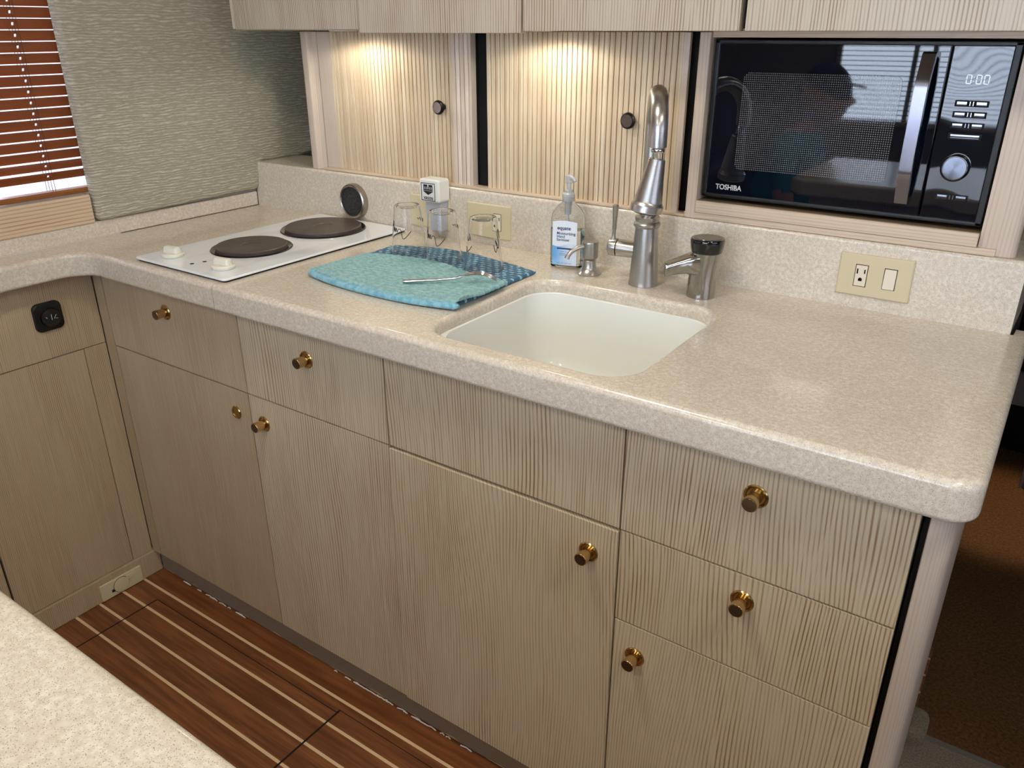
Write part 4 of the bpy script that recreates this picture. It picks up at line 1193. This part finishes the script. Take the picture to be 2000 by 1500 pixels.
# ------------------------------------------------------------------ cups
def cup_proto(x, y, z, rz, label, scribble):
    e = empty('clear_cup', (x, y, z), rz); tag(e, label, 'cup', 'clear cups upside down on the towel')
    bm = bmesh.new(); H = .100
    rb, rt2 = .0370, .0265; t_ = .0009
    outp = [(rb-.0015, 0), (rb+.0006, .0012), (rb+.0006, .0030), (rb-.0006, .0042), (rb-.0030, .012), (.0338, .020), (.0335, .024)]
    outp = [(rb+.0008, .0004), (rb+.0014, .0016), (rb+.0008, .0030), (rb-.0002, .0036), (rb-.0016, .016), (rb-.0022, .017), (rb-.0024, .021)]
    for k in range(8): outp.append((rb-.0024-(rb-.0024-rt2)*(k+1)/8, .021+(H-.026)*(k+1)/8-.0))
    outp[-1] = (rt2, H-.0035); outp += [(rt2-.0010, H-.0008), (rt2-.0030, H), (rt2-.0042, H-.0010), (rt2-.0050, H-.0040), (.010, H-.0042), (.001, H-.0042)]
    inp = [(max(.0008, r-t_), z_-(0 if i < len(outp)-6 else t_)) for i, (r, z_) in enumerate(outp)]
    rings = lathe(bm, outp+inp[::-1], seg=56, caps=False)
    a, b = rings[-1], rings[0]
    for i in range(56): bm.faces.new((a[i], a[(i+1) % 56], b[(i+1) % 56], b[i]))
    obj('cup_wall', bm, M_['clear'], e, local=True, smooth=50)
    def rad(z_): return rb-.0022-(rb-.0024-rt2)*(z_-.021)/(H-.026)+.0003
    for st in scribble:
        q = [(rad(z_)*math.cos(a_), rad(z_)*math.sin(a_), z_) for a_, z_ in catmull(st, 6)]
        bm = bmesh.new(); tube(bm, q, .00065, 6)
        obj('printed_script', bm, M_['print_dark'], e, local=True)
    return e
sig = [[(-2.10, .060), (-2.05, .070), (-1.98, .060), (-1.92, .050), (-1.85, .059), (-1.77, .050), (-1.70, .058), (-1.62, .050), (-1.52, .056), (-1.34, .055), (-1.26, .045), (-1.18, .038), (-1.00, .041), (-.66, .053)],
       [(.75, .072), (.90, .064), (1.04, .072), (1.18, .064), (1.32, .070), (1.46, .066), (1.60, .068)]]
sig3 = [[(-2.35, .046), (-2.15, .038), (-1.95, .042), (-1.75, .050)], [(-.35, .052), (-.22, .038), (-.05, .050), (-.20, .060), (.02, .044), (.14, .056), (.05, .070), (.25, .078), (.30, .062)],
        [(-2.25, .066), (-2.12, .058), (-2.00, .066), (-2.10, .072), (-1.85, .060)]]
CZ = .0088
cup_proto(.6945, -.1800, CZ, math.radians(0), 'clear upturned plastic cup, leftmost of the three on the towel', sig)
cup_proto(.7895, -.1860, CZ, math.radians(-4), 'clear upturned plastic cup in the middle of the three on the towel', sig)
cup_proto(.8890, -.1860, CZ, math.radians(3), 'clear upturned plastic cup nearest the sink, in front of an ivory wall plate', sig3)

# ------------------------------------------------------------------ fork
fk = empty('fork', (.91, -.31, .02)); tag(fk, 'silver fork lying tines-down across the aqua towel', 'fork')
bm = bmesh.new()
A_ = Vector((.8370, -.3590, .0180)); Bv = Vector((.9640, -.2690, .0200)); ax_ = (Bv-A_); Lf = ax_.length; ax_.normalize(); sd_ = Vector((0, 0, 1)).cross(ax_).normalized()
st = [(0, .0030, .0030, .0), (.006, .0050, .0032, .0), (.03, .0048, .0028, .0005), (.06, .0030, .0022, .001), (.090, .0022, .0022, .003), (.108, .0030, .0020, .008), (.118, .0090, .0014, .0115), (.130, .0110, .0012, .0130)]
rs = []
for (s_, w_, h_, dz) in st:
    c_ = A_+ax_*s_+Vector((0, 0, dz)); rs.append([bm.verts.new(c_+sd_*w_*math.cos(2*PI*i/14)+Vector((0, 0, h_*math.sin(2*PI*i/14)))) for i in range(14)])
for a, b in zip(rs, rs[1:]):
    for i in range(14): bm.faces.new((a[i], a[(i+1) % 14], b[(i+1) % 14], b[i]))
bm.faces.new(rs[0][::-1]); bm.faces.new(rs[-1])
for k in range(4):
    o_ = (k-1.5)*.0060
    tube(bm, [A_+ax_*.128+sd_*o_+Vector((0, 0, .0130)), A_+ax_*.142+sd_*o_+Vector((0, 0, .0120)), A_+ax_*.156+sd_*o_+Vector((0, 0, .0070)), A_+ax_*.168+sd_*o_*.95+Vector((0, 0, -.0005))], [.0018, .0017, .0014, .0008], 8, flat=.7)
obj('fork_body', bm, M_['chrome'], fk, smooth=50)

# ------------------------------------------------------------------ beyond the right end
bm = bmesh.new(); rr = rrect(1.66, 1.795, .03, .115, .02, 5); slab(bm, rr, [1]*len(rr), FL-.26, FL+.035, .02)
cst = obj('carpeted_step_edge', bm, M_['carpet_beige'], smooth=60); tag(cst, 'beige carpet-wrapped step edge beside the right end panel', 'step')
lk = empty('companionway_locker', (1.95, 1.95, -1.15)); tag(lk, 'grey locker with dark recess far down the companionway', 'locker')
obj('upper_box', B(1.745, 2.60, 2.10, 2.38, -.94, -.80, bev=.01), plain('grey_vinyl', lin(150, 144, 150), .5), lk)
obj('recess_back', B(1.745, 2.60, 2.14, 2.38, -1.15, -.941), M_['hole'], lk)
obj('rim', B(1.745, 2.60, 2.12, 2.38, -.799, -.50), M_['hole'], lk)
sk2 = empty('pleated_skirt', (2.02, 1.2, -1.15)); tag(sk2, 'pale pleated fabric edge at the far right of the carpet', 'curtain')
bm = bmesh.new(); n = 40; a, b = [], []
for i in range(n+1):
    x = 1.857+.35*i/n; y = 1.16+.010*math.sin(i*1.9)
    a.append(bm.verts.new((x, y, -.825))); b.append(bm.verts.new((x, y, -.70)))
for i in range(n): bm.faces.new((a[i], a[i+1], b[i+1], b[i]))
g_ = bmesh.ops.extrude_face_region(bm, geom=bm.faces[:]); bmesh.ops.translate(bm, verts=[v for v in g_['geom'] if isinstance(v, bmesh.types.BMVert)], vec=(0, .02, 0))
obj('pleats', bm, plain('dusty_rose_fabric', lin(140, 118, 112), .9), sk2)

# ------------------------------------------------------------------ saloon settee and the seated person (seen mirrored in the microwave door)
st_ = empty('settee', (.75, -2.35, FL)); tag(st_, 'low brown upholstered settee by the saloon window', 'settee')
M_['leather'] = plain('dark_brown_upholstery', lin(70, 52, 44), .5, noise=.15)
obj('base', B(.30, .98, -2.85, -1.70, FL+.001, -.68), M_['wood_side'], st_)
obj('seat_cushion', B(.46, 1.00, -2.84, -1.68, -.679, -.56, bev=.03, seg=4), M_['leather'], st_)
obj('back_cushion', B(.28, .455, -2.84, -1.68, -.679, -.12, bev=.05, seg=4), M_['leather'], st_)

def skin_mesh(name, nodes, edges, mat, parent, sub=2, root=0):
    me = bpy.data.meshes.new(name); me.from_pydata([n[0] for n in nodes], edges, [])
    o = bpy.data.objects.new(name, me); COL.objects.link(o)
    sk_ = o.modifiers.new('skin', 'SKIN'); sk_.use_smooth_shade = True
    for i, n in enumerate(nodes):
        me.skin_vertices[0].data[i].radius = n[1] if isinstance(n[1], tuple) else (n[1], n[1])
        me.skin_vertices[0].data[i].use_root = (i == root)
    sb_ = o.modifiers.new('sub', 'SUBSURF'); sb_.levels = sub; sb_.render_levels = sub
    dg = bpy.context.evaluated_depsgraph_get()
    me2 = bpy.data.meshes.new_from_object(o.evaluated_get(dg)); me2.name = name
    bpy.data.objects.remove(o)
    me2.materials.clear()
    if parent: me2.transform(Matrix.Translation(-wloc(parent)))
    ob = link(name, me2, mat, parent, 0)
    for p in me2.polygons: p.use_smooth = True
    return ob
M_['skin'] = plain('skin', lin(196, 146, 120), .5, noise=.06)
M_['shirt'] = plain('teal_shirt', lin(44, 132, 142), .8, noise=.1)
M_['jeans'] = plain('navy_trousers', lin(38, 44, 66), .85, noise=.1)
M_['hair'] = plain('dark_hair_and_cap', lin(30, 28, 30), .8)
PX_, PY_ = .70, -2.12
pe = empty('person', (PX_, PY_, -.50)); tag(pe, 'person in a teal t-shirt and dark cap, sitting in profile on the settee', 'person')
o3 = lambda x, y, z: (PX_+x, PY_+y, z)
# one continuous body: trunk, neck, arms, legs (facing +x)
N_ = [(o3(0, 0, -.40), (.12, .15)), (o3(.03, 0, -.28), (.11, .14)), (o3(.07, 0, -.14), (.11, .155)), (o3(.10, 0, -.02), (.09, .13)), (o3(.125, 0, .035), (.052, .052)), (o3(.15, 0, .085), (.050, .050)),
      (o3(.09, .17, -.045), .052), (o3(.12, .22, -.19), .045), (o3(.16, .23, -.31), .038), (o3(.30, .19, -.33), .030), (o3(.385, .15, -.33), .024),
      (o3(.09, -.17, -.045), .052), (o3(.12, -.22, -.19), .045), (o3(.16, -.23, -.31), .038), (o3(.30, -.19, -.33), .030), (o3(.385, -.15, -.33), .024),
      (o3(.08, .10, -.42), .085), (o3(.28, .12, -.40), .075), (o3(.46, .13, -.41), .058), (o3(.48, .13, -.60), .050), (o3(.46, .13, -.80), .036), (o3(.50, .13, -.845), .032), (o3(.62, .135, -.855), .024),
      (o3(.08, -.10, -.42), .085), (o3(.28, -.12, -.40), .075), (o3(.46, -.13, -.41), .058), (o3(.48, -.13, -.60), .050), (o3(.46, -.13, -.80), .036), (o3(.50, -.13, -.845), .032), (o3(.62, -.135, -.855), .024)]
E_2 = [(0, 1), (1, 2), (2, 3), (3, 4), (4, 5), (3, 6), (6, 7), (7, 8), (8, 9), (9, 10), (3, 11), (11, 12), (12, 13), (13, 14), (14, 15), (0, 16), (16, 17), (17, 18), (18, 19), (19, 20), (20, 21), (21, 22), (0, 23), (23, 24), (24, 25), (25, 26), (26, 27), (27, 28), (28, 29)]
body = skin_mesh('body', N_, E_2, [M_['skin'], M_['shirt'], M_['jeans'], M_['hair']], pe)
for p in body.data.polygons:
    c = p.center+wloc(pe); rx, rz = c.x-PX_, c.z
    arm = abs(c.y-PY_) > .165
    if rz < -.835: p.material_index = 3
    elif (rz < -.36 and not arm) or (rx > .2 and abs(c.y-PY_) < .2 and rz < -.345) or rz < -.45: p.material_index = 2
    elif rz > .045: p.material_index = 0
    elif arm and rz < -.17: p.material_index = 0
    elif rx > .22: p.material_index = 0
    else: p.material_index = 1
# hands: palm plus five fingers
for sgn in (1, -1):
    w0 = Vector(o3(.385, .15*sgn, -.33)); inn = -sgn
    nd = [(tuple(w0), .022), (tuple(w0+Vector((.035, .004*inn, 0))), (.016, .030)), (tuple(w0+Vector((.075, .006*inn, -.002))), (.013, .034))]
    hd_ = skin_mesh('hand', nd, [(0, 1), (1, 2)], M_['skin'], pe, 2)
    for k, (off, ln_) in enumerate(((-.027, .060), (-.010, .072), (.009, .068), (.026, .054))):
        b0 = w0+Vector((.072, off, 0))
        skin_mesh('finger', [(tuple(b0), .0090), (tuple(b0+Vector((ln_*.45, off*.08, -.006))), .0085), (tuple(b0+Vector((ln_*.75, off*.1, -.020))), .0078), (tuple(b0+Vector((ln_*.92, off*.1, -.036))), .0065)], [(0, 1), (1, 2), (2, 3)], M_['skin'], hd_, 1)
    b0 = w0+Vector((.030, .024*inn, 0))
    skin_mesh('thumb', [(tuple(b0), .0105), (tuple(b0+Vector((.026, .022*inn, -.006))), .0095), (tuple(b0+Vector((.050, .030*inn, -.014))), .0080)], [(0, 1), (1, 2)], M_['skin'], hd_, 1)
# head in profile
hcx, hcy, hcz = PX_+.175, PY_, .175
bm = bmesh.new(); bmesh.ops.create_uvsphere(bm, u_segments=40, v_segments=28, radius=1)
for v in bm.verts:
    x, y, z = v.co
    r_ = 1.0
    X = x*.096; Y = y*.076; Z = z*.118
    if z < -.1: X = X*(1-.22*(-z-.1)) + .012*(-z); Y *= 1-.30*(-z-.1)
    if x > .5:
        g = lambda zz, s0, yy=.0, sy=.25: math.exp(-((z-zz)/s0)**2-((y-yy)/sy)**2)
        X += .022*g(-.14, .13, 0, .16)+.010*g(-.02, .16, 0, .13)      # nose
        X += .007*g(-.42, .06, 0, .22)+.006*g(-.52, .05, 0, .2)       # lips
        X -= .007*g(-.47, .03, 0, .25)
        X += .010*g(-.78, .12, 0, .3)                                # chin
        X += .005*g(.20, .09, 0, .5)                                 # brow
        X -= .009*(g(.05, .09, .33, .16)+g(.05, .09, -.33, .16))      # eye sockets
    v.co = Vector((hcx+X, hcy+Y, hcz+Z))
hd_ = obj('head', bm, M_['skin'], pe, smooth=80)
for sgn in (1, -1):
    bm = bmesh.new(); lathe(bm, [(.001, -.004), (.020, -.003), (.024, .002), (.019, .006), (.010, .003), (.001, .001)], (hcx-.012, hcy+sgn*.076, hcz-.010), (-.25, sgn, 0), 24, sx=.75, sy=1.25); obj('ear', bm, M_['skin'], hd_)
    bm = bmesh.new(); bmesh.ops.create_uvsphere(bm, u_segments=16, v_segments=10, radius=.0115)
    bmesh.ops.translate(bm, verts=bm.verts, vec=(hcx+.0740, hcy+sgn*.028, hcz+.008)); obj('eye', bm, M_['white_plastic'], hd_)
    bm = bmesh.new(); lathe(bm, [(.0052, .0100), (.0040, .0118), (.0005, .0122)], (hcx+.0740, hcy+sgn*.028, hcz+.008), (1, 0, 0), 16); obj('iris', bm, M_['hole'], hd_)
bm = bmesh.new(); bmesh.ops.create_uvsphere(bm, u_segments=40, v_segments=28, radius=1)
for v in bm.verts:
    x, y, z = v.co; v.co = Vector((hcx-.004+x*.103, hcy+y*.083, hcz+.010+z*.118))
bmesh.ops.bisect_plane(bm, geom=bm.verts[:]+bm.edges[:]+bm.faces[:], plane_co=(hcx, hcy, hcz+.030), plane_no=(.45, 0, 1), clear_inner=True)
g_ = bmesh.ops.extrude_face_region(bm, geom=bm.faces[:])
for v in [q for q in g_['geom'] if isinstance(q, bmesh.types.BMVert)]: v.co = Vector((hcx, hcy, hcz))+(v.co-Vector((hcx, hcy, hcz)))*1.03
tube(bm, [(hcx+.080, hcy, hcz+.052), (hcx+.115, hcy, hcz+.048), (hcx+.150, hcy, hcz+.040)], [.050, .046, .028], 20, flat=.10)
obj('cap_and_hair', bm, M_['hair'], hd_, smooth=60)
